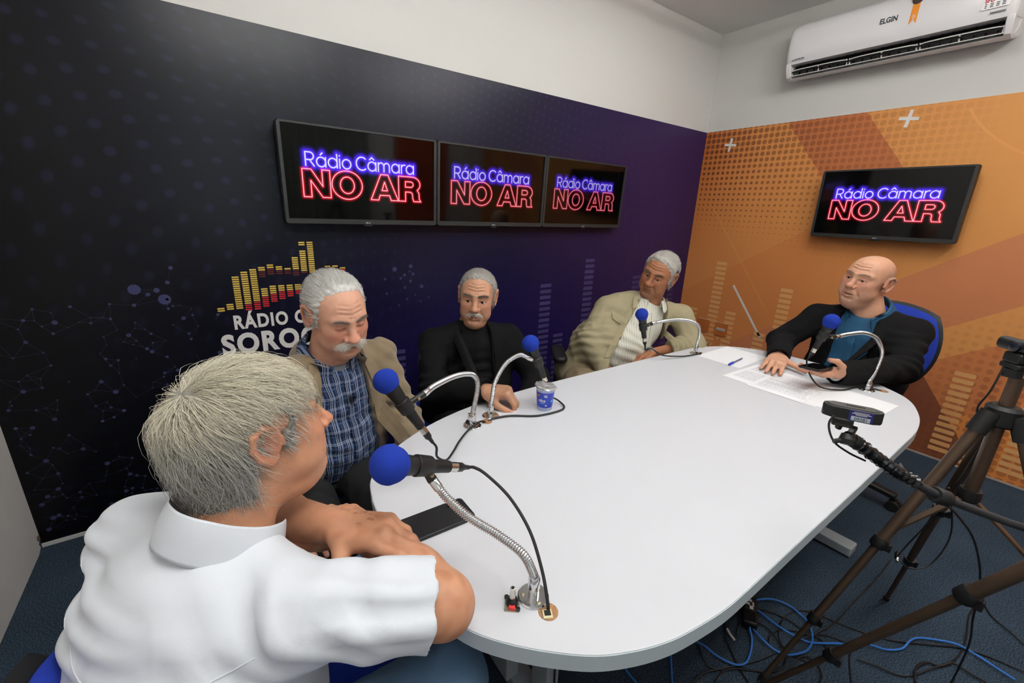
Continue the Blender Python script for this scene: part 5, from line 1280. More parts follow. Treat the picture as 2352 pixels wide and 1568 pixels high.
    S_ = Sdf(.007); legs(S_, J); surf_obj('trousers', S_, mat('black_trousers'), root, .004, .1, 9)
    shoes(root, J, (-.3, -1, 0), mat('shoe_leather')); finish(root)
man_black()

# ---------------------------------------------------------------- man in khaki jacket and striped shirt
def man_khaki():
    root = person((-1.88, -.70, 0), 'silver-haired man in an open khaki jacket and striped white shirt, leaning back')
    H = yaw_frame((-1.632, -.880, 1.104), -166, -8, -17, .95); B = Fr((-1.635, -.815, .955), (-.855, .515, .06), (-.48, -.80, .33), (.19, -.0, .95))
    R_ = nrm((-.855, .515, .06)); U_ = nrm(np.array((.34, -.16, .88))); U_ = nrm(U_ - R_ * np.dot(U_, R_)); B = Fr((-1.635, -.825, .955), R_, np.cross(U_, R_), U_)
    J = dict(neck=(-1.622, -.835, .962), shR=(-1.835, -.735, .915), shL=(-1.480, -.945, .878), chest=(-1.715, -.800, .83), belly=(-1.835, -.775, .70), pelvis=(-1.90, -.70, .52),
             elR=(-1.985, -.765, .765), wrR=(-2.00, -.955, .60), elL=(-1.470, -1.045, .735), wrL=(-1.730, -.975, .712), hipd=R_, knR=(-2.14, -1.06, .58), knL=(-1.86, -1.14, .57), anR=(-2.14, -1.12, .10), anL=(-1.84, -1.18, .10))
    hp = dict(skin='9e6a4c', red='8f5640', wide=1.03, fat=.8, eye=.0030, ear=1.05, neck=.058, nose=1.25, lip='7f4a40', brow='5a4a3e', browk=.5, stubble='8a7466')
    hands = [dict(W=J['wrL'], D=(-.93, .22, -.25), N=(0, -.5, .8), T=(-.2, -.7, .3), curl=[(.35, .4, .2)] * 4, thumb=[(.7, .6, 0), (.9, .3, -.1), (1, .1, -.1)]), dict(W=J['wrR'], D=(.15, -.9, -.25), N=(0, 0, 1), T=(1, 0, 0), curl=[(.3, .3, .2)] * 4, thumb=[(.7, .7, 0), (.9, .4, 0), (1, .2, 0)])]
    o, v, Q, nv = body_skin(root, H, hp, J, B, hands, hp['skin'])
    eyes(H, hp, root, (-.1, 1, -.2), '1f1610')
    mask = lambda q: hline(q, .060, .050, .030, -.072)
    hair_cap(root, H, v, Q, nv, mask, .009, 'a19d96')
    q = H.inv(v); w_ = mask(q); i = pick(v, w_ > .2, 4600, 1); d = H.D((.2, -.8, .25))[None] + H.D((1, 0, 0))[None] * q[i, 0:1] * 5 + nv[i] * .7 + H.D((0, 0, -1))[None] * np.clip((.05 - q[i, 2:3]) * 10, 0, 1)
    strands('hair', v[i] + nv[i] * .003, d, M_hair, root, .034, 6, .00044, H, BALL, (.006, .018), .22, 0, 4, ('aeaaa2', 'd2cec6'))
    brows(root, H, v, nv, ('4a3d34', '857a70'), 5, 100)
    M_s = stripes('striped_shirt', B, 'd3d2c2', [(.5, .10, '6b7288', .8)], [], .0135)
    S_ = Sdf(.005); torso(S_, B, J, (1.06, 1.28)); S_.frame(None).cap(np.asarray(J['neck']) + V3(0, 0, .0), np.asarray(J['neck']) + V3(-.02, -.03, .2), .062, .075, .01, sub=True)
    o, sv, sQ = surf_obj('shirt', S_, M_s, root, .0022, .08, 3, [((-1.84, -.9, .72), (.4, -.1, .9), .05, .005, .11)]); st = bvh(sv, sQ)
    patch('placket', st, B, [(.006, -.05), (.0, -.16), (-.006, -.30)], [(-.026, -.05), (-.03, -.16), (-.036, -.30)], M_s, root, off=.004)
    buttons(root, st, B, [(-.01, -.08), (-.013, -.15), (-.016, -.22), (-.02, -.29)], mat('button_white', 'd8d8d0', .4))
    Bc = Fr((0, 0, 0), B.A[:, 0], B.A[:, 1], B.A[:, 2])
    collar('shirt_collar', np.asarray(J['neck']) + V3(-.012, -.012, .010), Bc, .068, .076, .044, M_s, root, gap=.5, flare=.030, drop=.95, point=.034, back=.034)
    M_j = mat('khaki_cotton', '93896c', .85, bump=(500, .12), noise=(9, .06), crease=(10, .5))
    S_ = Sdf(.005); torso(S_, B, J, (1.12, 1.31), .014); sleeves(S_, J, .008)
    S_.cap(np.asarray(J['neck']) + V3(0, 0, .01), np.asarray(J['neck']) + V3(-.03, -.04, .2), .072, .09, .01, sub=True)
    S_.frame(B).planes([((1, 0, .55), .082), ((-1, 0, .12), .082), ((0, -1, 0), -.0)], (-.2, .0, -.6), (.36, .35, .12))
    for sd in 'RL': w_ = np.asarray(J['wr' + sd], f32); e = np.asarray(J['el' + sd], f32); dd = nrm(w_ - e); S_.frame(None).cap(w_ - dd * .03, w_ + dd * .08, .034, .036, .004, sub=True)
    eR, sR, eL, wL = (np.asarray(J[k]) for k in ('elR', 'shR', 'elL', 'wrL'))
    o, jv, jQ = surf_obj('jacket', S_, M_j, root, .003, .10, 33, [(eR, (.3, .3, .8), .040, .006, .11), ((sR + eR) / 2, (-.6, .2, .6), .045, .004, .09), ((eL + wL) / 2, (1, -.2, .4), .040, .005, .12), ((-1.9, -.80, .80), (.3, 0, 1), .06, .005, .12)])
    jt = bvh(jv, jQ)
    for s in (-1, 1):
        patch('collar_flap', jt, B, [(s * .064, .035), (s * .070, -.02), (s * .080, -.07)], [(s * .105, .030), (s * .122, -.03), (s * .105, -.085)], M_j, root, n=8, off=.012)
    patch('front_facing', jt, B, [(.104, -.03), (.170, -.15), (.235, -.27)], [(.134, -.03), (.205, -.15), (.272, -.27)], M_j, root, off=.005)
    patch('front_facing', jt, B, [(-.092, -.03), (-.106, -.15), (-.124, -.32)], [(-.122, -.03), (-.138, -.15), (-.158, -.32)], M_j, root, off=.005)
    collar('jacket_collar', np.asarray(J['neck']) + V3(.006, .006, .0), Bc, .082, .082, .040, M_j, root, gap=1.1, flare=.028, drop=1.0, point=0., back=.04)
    patch('pocket_flap', jt, B, [(.150, -.08), (.185, -.07), (.22, -.06)], [(.150, -.105), (.185, -.11), (.22, -.09)], M_j, root, n=8, ns=3, off=.006)
    S_ = Sdf(.007); legs(S_, J, o=.004); surf_obj('trousers', S_, mat('beige_chinos', '8f7d63', .85, bump=(450, .12), crease=(9, .5)), root, .004, .1, 9, [((-2.0, -.85, .62), (.8, .3, .3), .05, .006, .12)])
    dd = nrm(wL - eL); pw = wL + dd * .012; MB().lathe([(.0315, -.011), (.034, -.008), (.034, .008), (.0315, .011)], pw.tolist(), dd.tolist(), n=28).build('wristwatch', mat('watch_steel', 'b9b9b6', .25, 1.), root)
    shoes(root, J, (-.5, -.9, 0), mat('shoe_leather')); finish(root)
man_khaki()

# ---------------------------------------------------------------- bald man with phone
def man_bald():
    root = person((-.93, -1.62, 0), 'bald man in a black blazer and teal shirt holding a phone over papers')
    H = yaw_frame((-1.078, -1.613, 1.150), 166, 2, -8, .97); B = yaw_frame((-1.05, -1.635, 1.0), 178, -10, 0)
    J = dict(neck=(-1.040, -1.640, 1.008), shR=(-1.085, -1.462, .945), shL=(-.992, -1.815, .940), chest=(-1.015, -1.640, .85), belly=(-.985, -1.635, .68), pelvis=(-.91, -1.62, .52),
             elR=(-1.185, -1.355, .798), wrR=(-1.412, -1.447, .782), elL=(-1.160, -1.838, .798), wrL=(-1.485, -1.712, .798), hipd=B.A[:, 0], knR=(-1.36, -1.50, .54), knL=(-1.36, -1.75, .54), anR=(-1.38, -1.50, .10), anL=(-1.38, -1.75, .10))
    hp = dict(skin='c8977c', red='b8685a', wide=1.06, fat=1.1, eye=.0026, ear=1.05, neck=.062, nose=1.1, lip='9c5a50', mouth=.003, brow='8a6a56', browk=.4, buzz='8d7a6c', stubble='a08878')
    hands = [dict(W=J['wrR'], D=(-.955, -.27, -.10), N=(0, 0, 1), T=(.27, -.955, 0), curl=[(.06, .06, .04), (.06, .06, .04), (.06, .06, .04), (.06, .08, .04)], thumb=[(.45, .85, -.12), (.6, .8, -.08), (.65, .75, -.03)], spread=(.05, .01, -.04, -.12), sc=1.08),
             dict(W=J['wrL'], D=(-.91, .40, .06), N=(0, -.25, -.97), T=(-.3, -.9, .2), curl=[(.12, .2, .1), (.14, .2, .1), (.16, .22, .1), (.2, .25, .1)], thumb=[(.55, .55, -.62), (.80, .05, -.55), (.85, -.40, -.15)], spread=(.05, .02, -.02, -.06), sc=1.06)]
    o, v, Q, nv = body_skin(root, H, hp, J, B, hands, hp['skin'])
    eyes(H, hp, root, (.1, 1, 0), '3a2f28'); brows(root, H, v, nv, ('7a5f4c', 'a58a76'), 5, 60, .007)
    M_s = mat('teal_shirt', '14496a', .75, bump=(600, .1), crease=(9, .4)); M_j = mat('black_blazer', '0e0d0e', .9, bump=(600, .1), spec=.2, crease=(9, .4))
    S_ = Sdf(.005); torso(S_, B, J, (1.12, 1.25)); S_.frame(None).cap(np.asarray(J['neck']) + V3(0, 0, .0), np.asarray(J['neck']) + V3(-.03, 0, .2), .064, .08, .01, sub=True)
    S_.frame(B).planes([((1, 0, -.5), .006), ((-1, 0, -.5), .006), ((0, -1, 0), -.03)], (-.05, .03, -.06), (.05, .2, .10))
    o, sv, sQ = surf_obj('shirt', S_, M_s, root, .002, .08, 3); st = bvh(sv, sQ)
    patch('placket', st, B, [(.014, -.06), (.014, -.18), (.014, -.34)], [(-.016, -.06), (-.016, -.18), (-.016, -.34)], M_s, root, off=.004)
    buttons(root, st, B, [(0, -.09), (0, -.17), (0, -.25), (0, -.32)], mat('button_teal', '2c5a78', .35))
    collar('shirt_collar', np.asarray(J['neck']) + V3(-.016, 0, .012), yaw_frame((0, 0, 0), 178, -22), .074, .086, .046, M_s, root, gap=.55, flare=.032, drop=.95, point=.040, back=.040)
    S_ = Sdf(.005); torso(S_, B, J, (1.16, 1.27), .014); sleeves(S_, J, .006)
    S_.cap(np.asarray(J['neck']) + V3(0, 0, .01), np.asarray(J['neck']) + V3(-.04, 0, .2), .078, .10, .01, sub=True)
    S_.frame(B).planes([((1, 0, .06), .066), ((-1, 0, .06), .066), ((0, -1, 0), -.0)], (-.12, .0, -.6), (.12, .35, .12))
    for sd in 'RL': w_ = np.asarray(J['wr' + sd], f32); e = np.asarray(J['el' + sd], f32); dd = nrm(w_ - e); S_.frame(None).cap(w_ - dd * .045, w_ + dd * .08, .037, .040, .004, sub=True)
    eR, sR, eL, sL = (np.asarray(J[k]) for k in ('elR', 'shR', 'elL', 'shL'))
    o, jv, jQ = surf_obj('blazer', S_, M_j, root, .0022, .11, 43, [(eL, (.8, .2, .5), .05, .006, .11), ((sL + eL) / 2, (.3, 0, 1), .06, .004, .1), (eR, (.6, .5, .5), .05, .006, .09)]); jt = bvh(jv, jQ)
    suit_front(root, B, J, M_j, jt, .066, .074, -.17)
    for sd in 'RL':
        w_ = np.asarray(J['wr' + sd], f32); e = np.asarray(J['el' + sd], f32); dd = nrm(w_ - e)
        MB().lathe([(.036, -.055), (.0385, -.04), (.0385, -.004), (.0365, .0), (.035, -.004), (.035, -.05)], (w_ + dd * .012).tolist(), dd.tolist(), n=32, caps=False).build('shirt_cuff', M_s, root, smooth=50)
    pin = Vector(B.P((-.108, .5, -.085)).tolist()); F_ = Vector(B.A[:, 1].tolist()); h = jt.ray_cast(pin, -F_)[0]
    if h is not None: MB().lathe([(.0075, 0), (.0075, .0018), (.004, .003)], h + F_ * .009, F_, n=6).build('lapel_pin', mat('pin_gold', 'a8925c', .3, .9), root)
    w_ = np.asarray(J['wrL'], f32); e = np.asarray(J['elL'], f32); dd = nrm(w_ - e); pw = w_ + dd * .010
    wt = MB().lathe([(.0300, -.011), (.0328, -.008), (.0328, .008), (.0300, .011)], pw.tolist(), dd.tolist(), n=28).build('wristwatch', mat('watch_steel'), root)
    fc = Vector(pw.tolist()) + Vector((-.25, -.6, .1)).normalized() * .031; MB().lathe([(.017, -.003), (.017, .005), (.014, .007)], fc, Vector((-.25, -.6, .1)), n=24).build('watch_face', mat('watch_dark', '1a2420', .25, .4), root)
    S_ = Sdf(.007); legs(S_, J); surf_obj('trousers', S_, mat('black_trousers'), root, .004, .1, 9)
    shoes(root, J, (-1, 0, 0), mat('shoe_leather')); finish(root)
    # phone held in the left hand
    t = empty('smartphone', (-1.618, -1.668, .836), 'black smartphone held in the bald man\'s left hand', 'phone')
    X_ = Vector((-.97, .02, .10)).normalized(); Z_ = Vector((.16, .05, .98)); Y_ = Z_.cross(X_).normalized(); Z_ = X_.cross(Y_)
    t.rotation_euler = Matrix((X_, Y_, Z_)).transposed().to_euler()
    MB().prism(rrect(.150, .074, .009), -.004, .005).build('case', mat('phone_black'), t, bevel=.0015)
    MB().prism(rrect(.142, .068, .006), .005, .0056).build('screen', mat('phone_glass'), t)
man_bald()
# ================================================================ OFFICE CHAIRS
M_blue = mat('blue_upholstery', '16329a', .9, bump=(700, .4), noise=(40, .08)); M_blk = mat('chair_black', '131314', .55)
def chair(loc, az, label, arms=True, bw=.45, bh=.40, bz=.80, sp=.295):
    t = empty('office_chair', loc, label, 'chair', 'blue office chairs', math.radians(az))       # +x is the front
    def pad(nx, ny, w, h, thick, curve, r=.72):
        """Rounded upholstered pad in local (u across, v along), bulging."""
        vs = []; fs = []
        for side in (1, -1):
            for i in range(nx + 1):
                for j in range(ny + 1):
                    a = -1 + 2 * i / nx; b = -1 + 2 * j / ny
                    u = a * math.sqrt(max(0, 1 - r * b * b / 2)); v = b * math.sqrt(max(0, 1 - r * a * a / 2)); e = max(abs(a), abs(b)); tk = thick * (1 - e ** 6) ** .5 if e < 1 else 0
                    vs.append((u * w / 2, v * h / 2, side * tk / 2 + curve * (u * u)))
        m = (nx + 1) * (ny + 1)
        for s_ in (0, 1):
            for i in range(nx):
                for j in range(ny):
                    q = [s_ * m + i * (ny + 1) + j, s_ * m + (i + 1) * (ny + 1) + j, s_ * m + (i + 1) * (ny + 1) + j + 1, s_ * m + i * (ny + 1) + j + 1]; fs.append(q if s_ == 0 else q[::-1])
        return vs, fs
    def put(vs, fs, name, m, fn): return MB().add([fn(*v) for v in vs], fs).build(name, m, t, smooth=60)
    vs, fs = pad(14, 14, .47, .46, .075, .012); put(vs, fs, 'seat', M_blue, lambda u, v, d: (v, u, .435 + d))
    vs, fs = pad(14, 14, bw, bh, .060, .055); put(vs, fs, 'backrest', M_blue, lambda u, v, d: (-.245 + d - .10 * v, u, bz + v))
    vs, fs = pad(14, 14, bw + .025, bh + .025, .050, .058); put(vs, fs, 'back_shell', M_blk, lambda u, v, d: (-.268 + d - .10 * v, u, bz + v))
    MB().bar((-.10, 0, .40), (-.26, 0, .42), .07, .02).build('back_bracket', M_blk, t); MB().bar((-.26, 0, .41), (-.275, 0, bz - .08), .06, .015, (1, 0, 0)).build('back_spine', M_blk, t, bevel=.004)
    MB().tube([(0, 0, .09), (0, 0, .40)], .026, 16).build('gas_column', M_blk, t)
    for k in range(5):
        a = 2 * PI * k / 5 + .3; c, s_ = math.cos(a), math.sin(a)
        MB().bar((.03 * c, .03 * s_, .10), (.29 * c, .29 * s_, .075), .045, .03).build('base_arm', M_blk, t, bevel=.008)
        w_ = MB(); w_.tube([(.29 * c - .03 * s_, .29 * s_ + .03 * c, .028), (.29 * c - .008 * s_, .29 * s_ + .008 * c, .028)], .027, 16); w_.tube([(.29 * c + .008 * s_, .29 * s_ - .008 * c, .028), (.29 * c + .03 * s_, .29 * s_ - .03 * c, .028)], .027, 16); w_.tube([(.29 * c, .29 * s_, .03), (.29 * c, .29 * s_, .07)], .010, 8)
        w_.build('caster', M_blk, t, bevel=.003)
    if arms:
        for s_ in (-1, 1):
            MB().tube(spline([(.0, s_ * .22, .40), (.0, s_ * sp, .42), (-.0, s_ * sp, .52), (.0, s_ * sp, .635)], 5), .017, 10).build('arm_post', M_blk, t)
            MB().prism(rrect(.24, .075, .034), .635, .668, Matrix.Translation((.02, s_ * sp, 0))).build('armrest', M_blk, t, bevel=.012, seg=3)
    return t
chair((-3.575, -1.625, 0), 15, 'blue office chair under the man in the white shirt', False, .42, .34, .63)
chair((-3.33, -.70, 0), -96, 'blue office chair under the man in plaid', False, .36, .28, .63)
chair((-2.67, -.57, 0), -116, 'blue office chair under the man in the black suit', False, .36, .28, .62)
chair((-1.83, -.74, 0), -125, 'office chair with black armrests under the man in khaki', True, .30, .22, .60, .26)
chair((-.87, -1.635, 0), 180, 'blue office chair under the bald man by the orange wall', False)

# ================================================================ TRIPODS AND CAMERAS
M_bronze = mat('tripod_bronze', '5b4a3c', .38, .6); M_jo = mat('tripod_black', '141414', .5)
def tripod(hub, feet, label, dia=.013, column=None, spreader=None):
    hub = Vector(hub); t = empty('camera_tripod', (hub.x, hub.y, 0), label, 'tripod', 'bronze tripods'); o = Vector((hub.x, hub.y, 0)); h0 = hub - o
    MB().lathe([(.030, -.025), (.034, -.02), (.034, .02), (.026, .028)], h0, (0, 0, 1), n=20).build('hub', M_jo, t)
    for f in feet:
        f = Vector(f) - o; d = (f - h0).normalized(); st = h0 + Vector((d.x, d.y, 0)).normalized() * .032; L = (f - st).length; d = (f - st).normalized()
        lg = MB().tube([st, st + d * L * .42], dia, 14).build('leg', M_bronze, t)
        MB().tube([st - d * .01, st + d * .05], dia * 1.5, 12).build('leg_hinge', M_jo, lg)
        a, b = st + d * L * .42, st + d * L * .72
        MB().tube([a - d * .01, b], dia * .78, 12).build('leg_section', M_bronze, lg); MB().tube([b - d * .01, f - d * .012], dia * .58, 12).build('leg_section', M_bronze, lg)
        for q, r in ((a, dia * 1.35), (b, dia * 1.12)):
            MB().lathe([(r, -.014), (r * 1.05, -.01), (r * 1.05, .012), (r * .9, .016)], q, d, n=14).build('clamp', M_jo, lg); e = frame_of(d)[0]; MB().box(q + e * r * 1.1, (.012, .014, .024)).build('clamp_lever', M_jo, lg, bevel=.002)
        MB().lathe([(dia * .75, -.02), (dia * .8, -.002), (dia * .6, 0)], f, d, n=12).build('rubber_foot', M_jo, lg)
        if spreader is not None:
            k = st + d * L * .38; sp = Vector((0, 0, spreader)); MB().bar(sp + (k - sp).normalized() * .02, k, .014, .006).build('brace', M_bronze, t)
    if column:
        MB().tube([Vector((0, 0, column[0])), Vector((0, 0, column[1]))], dia * 1.05, 14).build('centre_column', M_bronze, t)
        if spreader is not None: MB().lathe([(.022, -.016), (.024, 0), (.022, .016)], (0, 0, spreader), n=14).build('spreader_hub', M_jo, t)
    return t
HUB = (-2.015, -2.196, .955)
tripod(HUB, [(-2.33, -1.955, 0.008), (-1.600, -2.085, .008), (-2.10, -2.62, .008)], 'bronze tripod carrying the webcam at the right edge', .0135, (.715, 1.06), .725)
tripod((-2.425, -2.52, 1.18), [(-2.40, -1.95, .008), (-2.05, -2.85, .008), (-2.85, -2.85, .008)], 'second bronze tripod with a leg crossing the lower right floor', .0135)
# webcam at the right edge
t = empty('webcam', (-2.035, -2.186, 1.135), 'black webcam on the bronze tripod at the right edge', 'webcam', 'webcams'); t.rotation_euler = (0, 0, math.radians(142))
MB().prism(rrect(.030, .030, .012), -.047, .047, Matrix(((0, 1, 0, 0), (0, 0, 1, 0), (1, 0, 0, 0), (0, 0, 0, 1)))).build('housing', M_jo, t, bevel=.005, seg=3)
MB().lathe([(.012, 0), (.012, .008), (.009, .010)], (.015, 0, 0), (1, 0, 0), n=20).build('lens', mat('lens_glass'), t)
MB().box((0, 0, -.028), (.034, .04, .026)).build('clip', M_jo, t, bevel=.005); MB().box((-.004, 0, -.048), (.04, .045, .014)).build('clip_foot', M_jo, t, bevel=.004)
MB().lathe([(.018, -.075), (.018, -.055)], (0, 0, 0), n=16).build('mount_plate', M_jo, t)
# webcam on the taped arm, seen from behind
WR = nrm((.025, -.069, .003)); WF = nrm((.86, .36, -.10)); t = empty('webcam', (-2.717, -2.067, 1.092), 'wide black webcam with blue inventory sticker above the papers', 'webcam', 'webcams')
X_ = Vector(WR.tolist()); Z_ = Vector((-.06, -.02, 1.)); Y_ = Z_.cross(X_).normalized(); Z_ = X_.cross(Y_).normalized(); t.rotation_euler = Matrix((X_, Y_, Z_)).transposed().to_euler(); t.scale = (.84, .84, .84)
sh = [(-.047, -.008), (-.049, -.002), (-.047, .006), (-.036, .012), (.036, .012), (.047, .006), (.049, -.002), (.047, -.008), (.034, -.014), (-.034, -.014)]
MB().prism(sh, -.015, .011).build('housing', mat('webcam_black', '1b1b1b', .45), t, bevel=.0022, seg=2)
MB().prism([(x * .86, y * .8) for x, y in sh], .011, .0125).build('top_plate', mat('webcam_top', '34312d', .5), t, bevel=.001)
MB().box((.004, -.001, .0128), (.030, .003, .0012)).build('slot', M_dark, t)
stk = MB().box((.014, -.0145, -.002), (.038, .0012, .022)).build('inventory_sticker', mat('sticker_blue', '26276e', .5), t)
MB().box((.014, -.0153, -.007), (.030, .0008, .009)).build('number_panel', mat('sticker_grey', 'b9c4cc', .5), stk)
for body, x0, x1, z0, z1, m in (('09281', .004, .024, -.0104, -.0038, M_ink),):
    o = link('sticker_print', fit_text(text_mesh(body, .01, extrude=.0001), x0, x1, z0, z1), m, stk); o.rotation_euler = (PI / 2, 0, 0); o.location = (0, -.0159, 0)
for zz_, wd in ((.0062, .024), (.0036, .030), (.0010, .018)): MB().box((.014, -.0152, zz_), (wd, .0004, .0012)).build('sticker_print', M_pw, stk)
MB().box((-.012, -.004, -.022), (.036, .024, .020)).build('clip', mat('webcam_black'), t, bevel=.004); MB().box((-.012, -.0165, -.026), (.026, .002, .004)).build('clip_slot', mat('webcam_top'), t)
MB().tube([(-.014, -.006, -.030), (-.016, -.004, -.040)], .006, 12).build('ball_stem', M_jo, t)
# flexible arm wrapped in black tape, and the boom it is taped to
t = empty('flexible_camera_mount', (-2.728, -2.075, 1.045), 'flexible camera mount wrapped in glossy black tape over the table edge', 'camera mount'); o = Vector(t.location)
path = spline([(-2.728, -2.073, 1.050), (-2.708, -2.088, 1.036), (-2.684, -2.106, 1.016), (-2.662, -2.122, .999), (-2.640, -2.138, .983), (-2.615, -2.153, .968)], 9)
rr = [.0105 + .0016 * math.sin(i * 1.7) + .0012 * math.sin(i * 3.1 + 1) for i in range(len(path))]
MB().tube([p - o for p in path], rr, 12).build('taped_arm', mat('tape_black', '0d0d0e', .22), t, smooth=25)
MB().lathe([(.011, 0), (.012, .004), (.012, .012), (.010, .016)], path[3] - o, path[4] - path[2], n=14).build('clamp_ring', M_jo, t)
for a in (0, 1): MB().bar(path[2] - o + Vector((0, 0, .008)), path[2] - o + Vector((.012 - .02 * a, .0, .018)), .007, .007).build('clamp_tooth', M_jo, t)
MB().lathe([(.010, -.008), (.013, 0), (.010, .010)], (0, 0, .0), (.4, .2, .8), n=14).build('ball_head', M_jo, t); MB().tube([(-.004, .004, 0), (-.018, .014, -.004)], .004, 8).build('knob', M_jo, t)
mb = MB(); rnd = random.Random(3)
for k in range(7):
    c = path[-6 + k % 5] - o; mb.add([c + Vector((rnd.uniform(-.02, .02), rnd.uniform(-.02, .02), rnd.uniform(-.012, .016))) for _ in range(3)], [(0, 1, 2)])
mb.build('tape_flaps', mat('tape_black'), t)
t2 = empty('boom_pole', (-2.61, -2.155, .965), 'thin black boom pole running off the right edge', 'pole'); o = Vector(t2.location)
bp_ = spline([(-2.640, -2.138, .980), (-2.549, -2.187, .930), (-2.467, -2.234, .893), (-2.388, -2.290, .861), (-2.25, -2.39, .81)], 6)
MB().tube([p - o for p in bp_], .0075, 12).build('pole', mat('boom_rubber', '26282a', .6), t2); MB().lathe([(.013, -.016), (.015, -.012), (.015, .012), (.012, .016)], Vector((-2.549, -2.187, .930)) - o, (.6, -.35, -.25), n=16).build('joint', M_jo, t2)
def cable(name, pts, r, m, label, group, n=7): return tag(MB().tube(spline(pts, n), r, 7).build(name, m, None), label, 'cable', group)
cable('webcam_cable', [(-2.728, -2.050, 1.088), (-2.745, -2.048, 1.068), (-2.742, -2.060, 1.040), (-2.715, -2.078, 1.018), (-2.690, -2.098, 1.004)], .0018, M_cable, 'thin cable looping from the stickered webcam to its arm', 'camera cables')
cable('webcam_cable', [(-2.615, -2.153, .975), (-2.58, -2.160, .955), (-2.507, -2.188, .904), (-2.446, -2.211, .858), (-2.359, -2.238, .783), (-2.259, -2.261, .675), (-2.20, -2.276, .578), (-2.152, -2.285, .475), (-2.103, -2.298, .365), (-2.05, -2.30, .20), (-1.95, -2.30, .06), (-1.80, -2.31, .006)], .0022, M_cable, 'black cable hanging from the boom joint to the floor', 'camera cables')
cable('webcam_cable', [(-2.035, -2.17, 1.09), (-2.055, -2.165, 1.02), (-2.045, -2.155, .96), (-1.992, -2.181, .885), (-2.003, -2.176, .808), (-2.01, -2.165, .723), (-2.004, -2.148, .609), (-2.007, -2.122, .50), (-2.014, -2.112, .455)], .0022, M_cable, 'black cable running down beside the bronze tripod legs to the plug', 'camera cables')
cable('webcam_cable', [(-2.0, -2.12, .432), (-1.974, -2.142, .41), (-1.93, -2.17, .418), (-1.913, -2.186, .479), (-1.91, -2.187, .549), (-1.954, -2.17, .647), (-2.006, -2.157, .717)], .0022, M_cable, 'loop of black cable hanging between the tripod legs', 'camera cables')
t = empty('video_plug', (-2.014, -2.112, .445), 'silver video plug dangling beside the tripod leg', 'plug'); t.rotation_euler = (.3, 1.2, .6)
MB().box((0, 0, .012), (.018, .008, .022)).build('plug_body', M_jo, t, bevel=.002); MB().box((0, 0, -.006), (.014, .0045, .014)).build('plug_shell', mat('bright_nickel'), t)
# ================================================================ CABLES AND ADAPTER ON THE FLOOR
M_bl = mat('cable_blue', '2f74c8', .45)
def floor_cable(pts, r, m, label, dz=0.): return cable('floor_cable', [(x, y, r + .001 + dz + .004 * (i % 3 == 1)) for i, (x, y) in enumerate(pts)], r, m, label, 'cables tangled on the carpet')
B1 = [(-2.051, -1.797), (-1.994, -1.833), (-1.962, -1.88), (-1.966, -1.92), (-1.987, -1.959), (-2.032, -1.989), (-2.083, -1.998), (-2.13, -1.991), (-2.171, -1.967), (-2.191, -1.934), (-2.191, -1.891), (-2.171, -1.846), (-2.141, -1.813), (-2.098, -1.806), (-2.084, -1.827), (-2.087, -1.875), (-2.088, -1.926), (-2.07, -1.973), (-2.049, -2.0), (-1.993, -2.043), (-1.949, -2.072), (-1.913, -2.088), (-1.889, -2.124), (-1.863, -2.153), (-1.813, -2.181), (-1.756, -2.189), (-1.711, -2.204), (-1.669, -2.24), (-1.634, -2.287), (-1.625, -2.336), (-1.631, -2.38), (-1.641, -2.423)]
floor_cable(B1, .0032, M_bl, 'long bright blue network cable looping round the adapter and off to the right', .006)
floor_cable([(-2.387, -1.768), (-2.381, -1.796), (-2.376, -1.833), (-2.356, -1.88), (-2.325, -1.901), (-2.271, -1.892), (-2.219, -1.872), (-2.184, -1.846), (-2.157, -1.829)], .0032, M_bl, 'short blue cable curving from the table edge to the adapter', .005)
floor_cable([(-2.62, -1.60), (-2.64, -1.64), (-2.658, -1.679), (-2.665, -1.708), (-2.669, -1.737), (-2.68, -1.80)], .0032, M_bl, 'blue cable end at the bottom under the table, leftmost', 0)
floor_cable([(-2.47, -1.70), (-2.501, -1.742), (-2.532, -1.769), (-2.574, -1.801), (-2.62, -1.84)], .0032, M_bl, 'straight piece of blue cable near the bottom centre', 0)
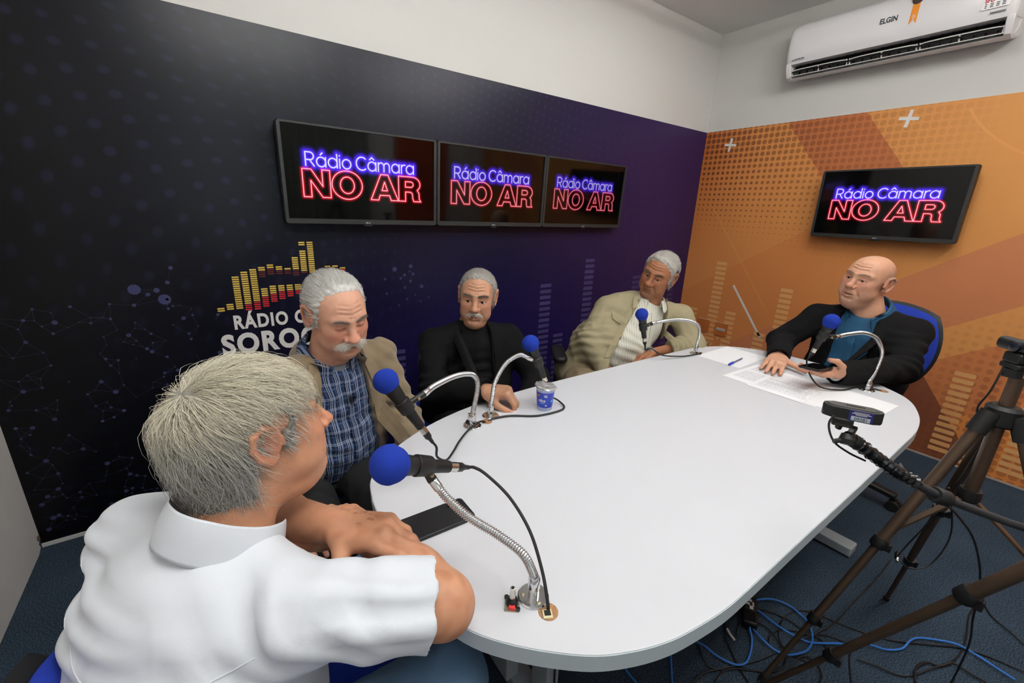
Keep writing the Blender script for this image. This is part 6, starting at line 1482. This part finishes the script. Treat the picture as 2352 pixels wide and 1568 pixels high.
KS = [([(-2.248, -1.795), (-2.209, -1.777), (-2.162, -1.776), (-2.102, -1.802), (-2.056, -1.841), (-2.022, -1.905), (-2.023, -1.961), (-2.013, -2.01), (-2.043, -2.037), (-2.103, -2.042), (-2.137, -2.016), (-2.153, -1.971), (-2.135, -1.928), (-2.074, -1.902), (-2.001, -1.896), (-1.94, -1.916), (-1.906, -1.96), (-1.871, -2.037), (-1.816, -2.131), (-1.732, -2.213), (-1.638, -2.288), (-1.592, -2.354), (-1.567, -2.437)], 'long black cable with a double loop running off to the right'),
      ([(-2.522, -1.836), (-2.467, -1.841), (-2.399, -1.865), (-2.322, -1.899), (-2.253, -1.926), (-2.166, -1.947), (-2.055, -1.973), (-1.952, -2.0), (-1.852, -2.013), (-1.749, -2.016), (-1.596, -2.026), (-1.454, -2.031), (-1.327, -2.031)], 'black cable running straight along under the tripod legs'),
      ([(-2.242, -1.832), (-2.208, -1.821), (-2.157, -1.829), (-2.128, -1.861), (-2.135, -1.903), (-2.159, -1.944), (-2.19, -1.969), (-2.234, -1.976), (-2.282, -1.957), (-2.323, -1.923), (-2.371, -1.888), (-2.41, -1.872), (-2.462, -1.876)], 'black cable making one round loop in front of the adapter'),
      ([(-2.348, -1.953), (-2.308, -1.958), (-2.274, -1.977), (-2.201, -1.991), (-2.153, -1.994), (-2.119, -2.009), (-2.128, -2.04), (-2.152, -2.059), (-2.182, -2.065)], 'short wavy black cable at the bottom edge'),
      ([(-2.176, -1.909), (-2.141, -1.9), (-2.09, -1.908), (-2.054, -1.937), (-2.028, -1.975), (-1.977, -2.009), (-1.951, -2.051), (-1.956, -2.08), (-2.008, -2.091), (-2.096, -2.123)], 'black cable bending sharply beside the second tripod leg'),
      ([(-2.248, -1.795), (-2.289, -1.817), (-2.318, -1.853), (-2.347, -1.893), (-2.373, -1.936)], 'short black cable sloping left of the adapter'),
      ([(-1.987, -2.105), (-1.964, -2.149), (-1.936, -2.2), (-1.894, -2.229), (-1.807, -2.262), (-1.733, -2.289), (-1.66, -2.3), (-1.566, -2.3), (-1.439, -2.288), (-1.365, -2.289)], 'black cable curving up the right side of the carpet'),
      ([(-1.922, -2.239), (-1.869, -2.228), (-1.804, -2.242), (-1.783, -2.271), (-1.737, -2.295), (-1.73, -2.342), (-1.726, -2.371)], 'thick black cable kinked at the lower right'),
      ([(-2.39, -1.774), (-2.422, -1.814), (-2.424, -1.841), (-2.394, -1.875)], 'short black cable under the table edge left of the adapter'),
      ([(-1.417, -2.423), (-1.393, -2.389), (-1.351, -2.337), (-1.272, -2.302), (-1.183, -2.287), (-1.082, -2.298), (-.984, -2.357)], 'black cable arching at the far right of the carpet')]
for i, (p_, lb) in enumerate(KS): floor_cable(p_, .0034 if i == 7 else .0026, M_cable, lb, .0016 * (i % 4))
t = empty('power_adapter', (-2.128, -1.816, .0), 'black power adapter brick with white label under the table edge', 'power adapter', rz=.47)
MB().box((0, 0, .018), (.125, .048, .034)).build('brick', mat('adapter_black', '0f0f10', .4), t, bevel=.006)
lbp = MB().box((.022, 0, .0354), (.06, .034, .0006)).build('label', mat('label_grey', '2a2a2c', .5), t)
for k, (xx, yy, wx, wy) in enumerate(((.04, .005, .012, .022), (.022, .008, .010, .014), (.008, -.004, .016, .012), (.026, -.010, .02, .005))): MB().box((xx, yy, .0359), (wx, wy, .0004)).build('label_print', mat('label_white'), lbp)
t = empty('loose_plug', (-2.260, -1.820, .006), 'small white cable sleeve lying left of the adapter', 'cable sleeve', rz=1.1)
MB().tube([(-.02, 0, 0), (.0, .003, .001), (.022, 0, 0)], .0042, 10).build('sleeve', mat('sleeve_white', 'c9c9c4', .5), t)
# cables hanging under the near end of the table
cable('hanging_cable', [(-3.12, -1.70, .70), (-3.10, -1.68, .55), (-3.06, -1.64, .38), (-3.0, -1.58, .30), (-2.98, -1.55, .22)], .003, M_cable, 'black cable hanging below the table beside the grey leg', 'hanging cables')
cable('hanging_cable', [(-3.05, -1.82, .70), (-3.02, -1.76, .52), (-2.99, -1.70, .36), (-2.95, -1.66, .15), (-2.93, -1.66, .02)], .003, M_cable, 'black cable hanging below the rounded table edge', 'hanging cables')
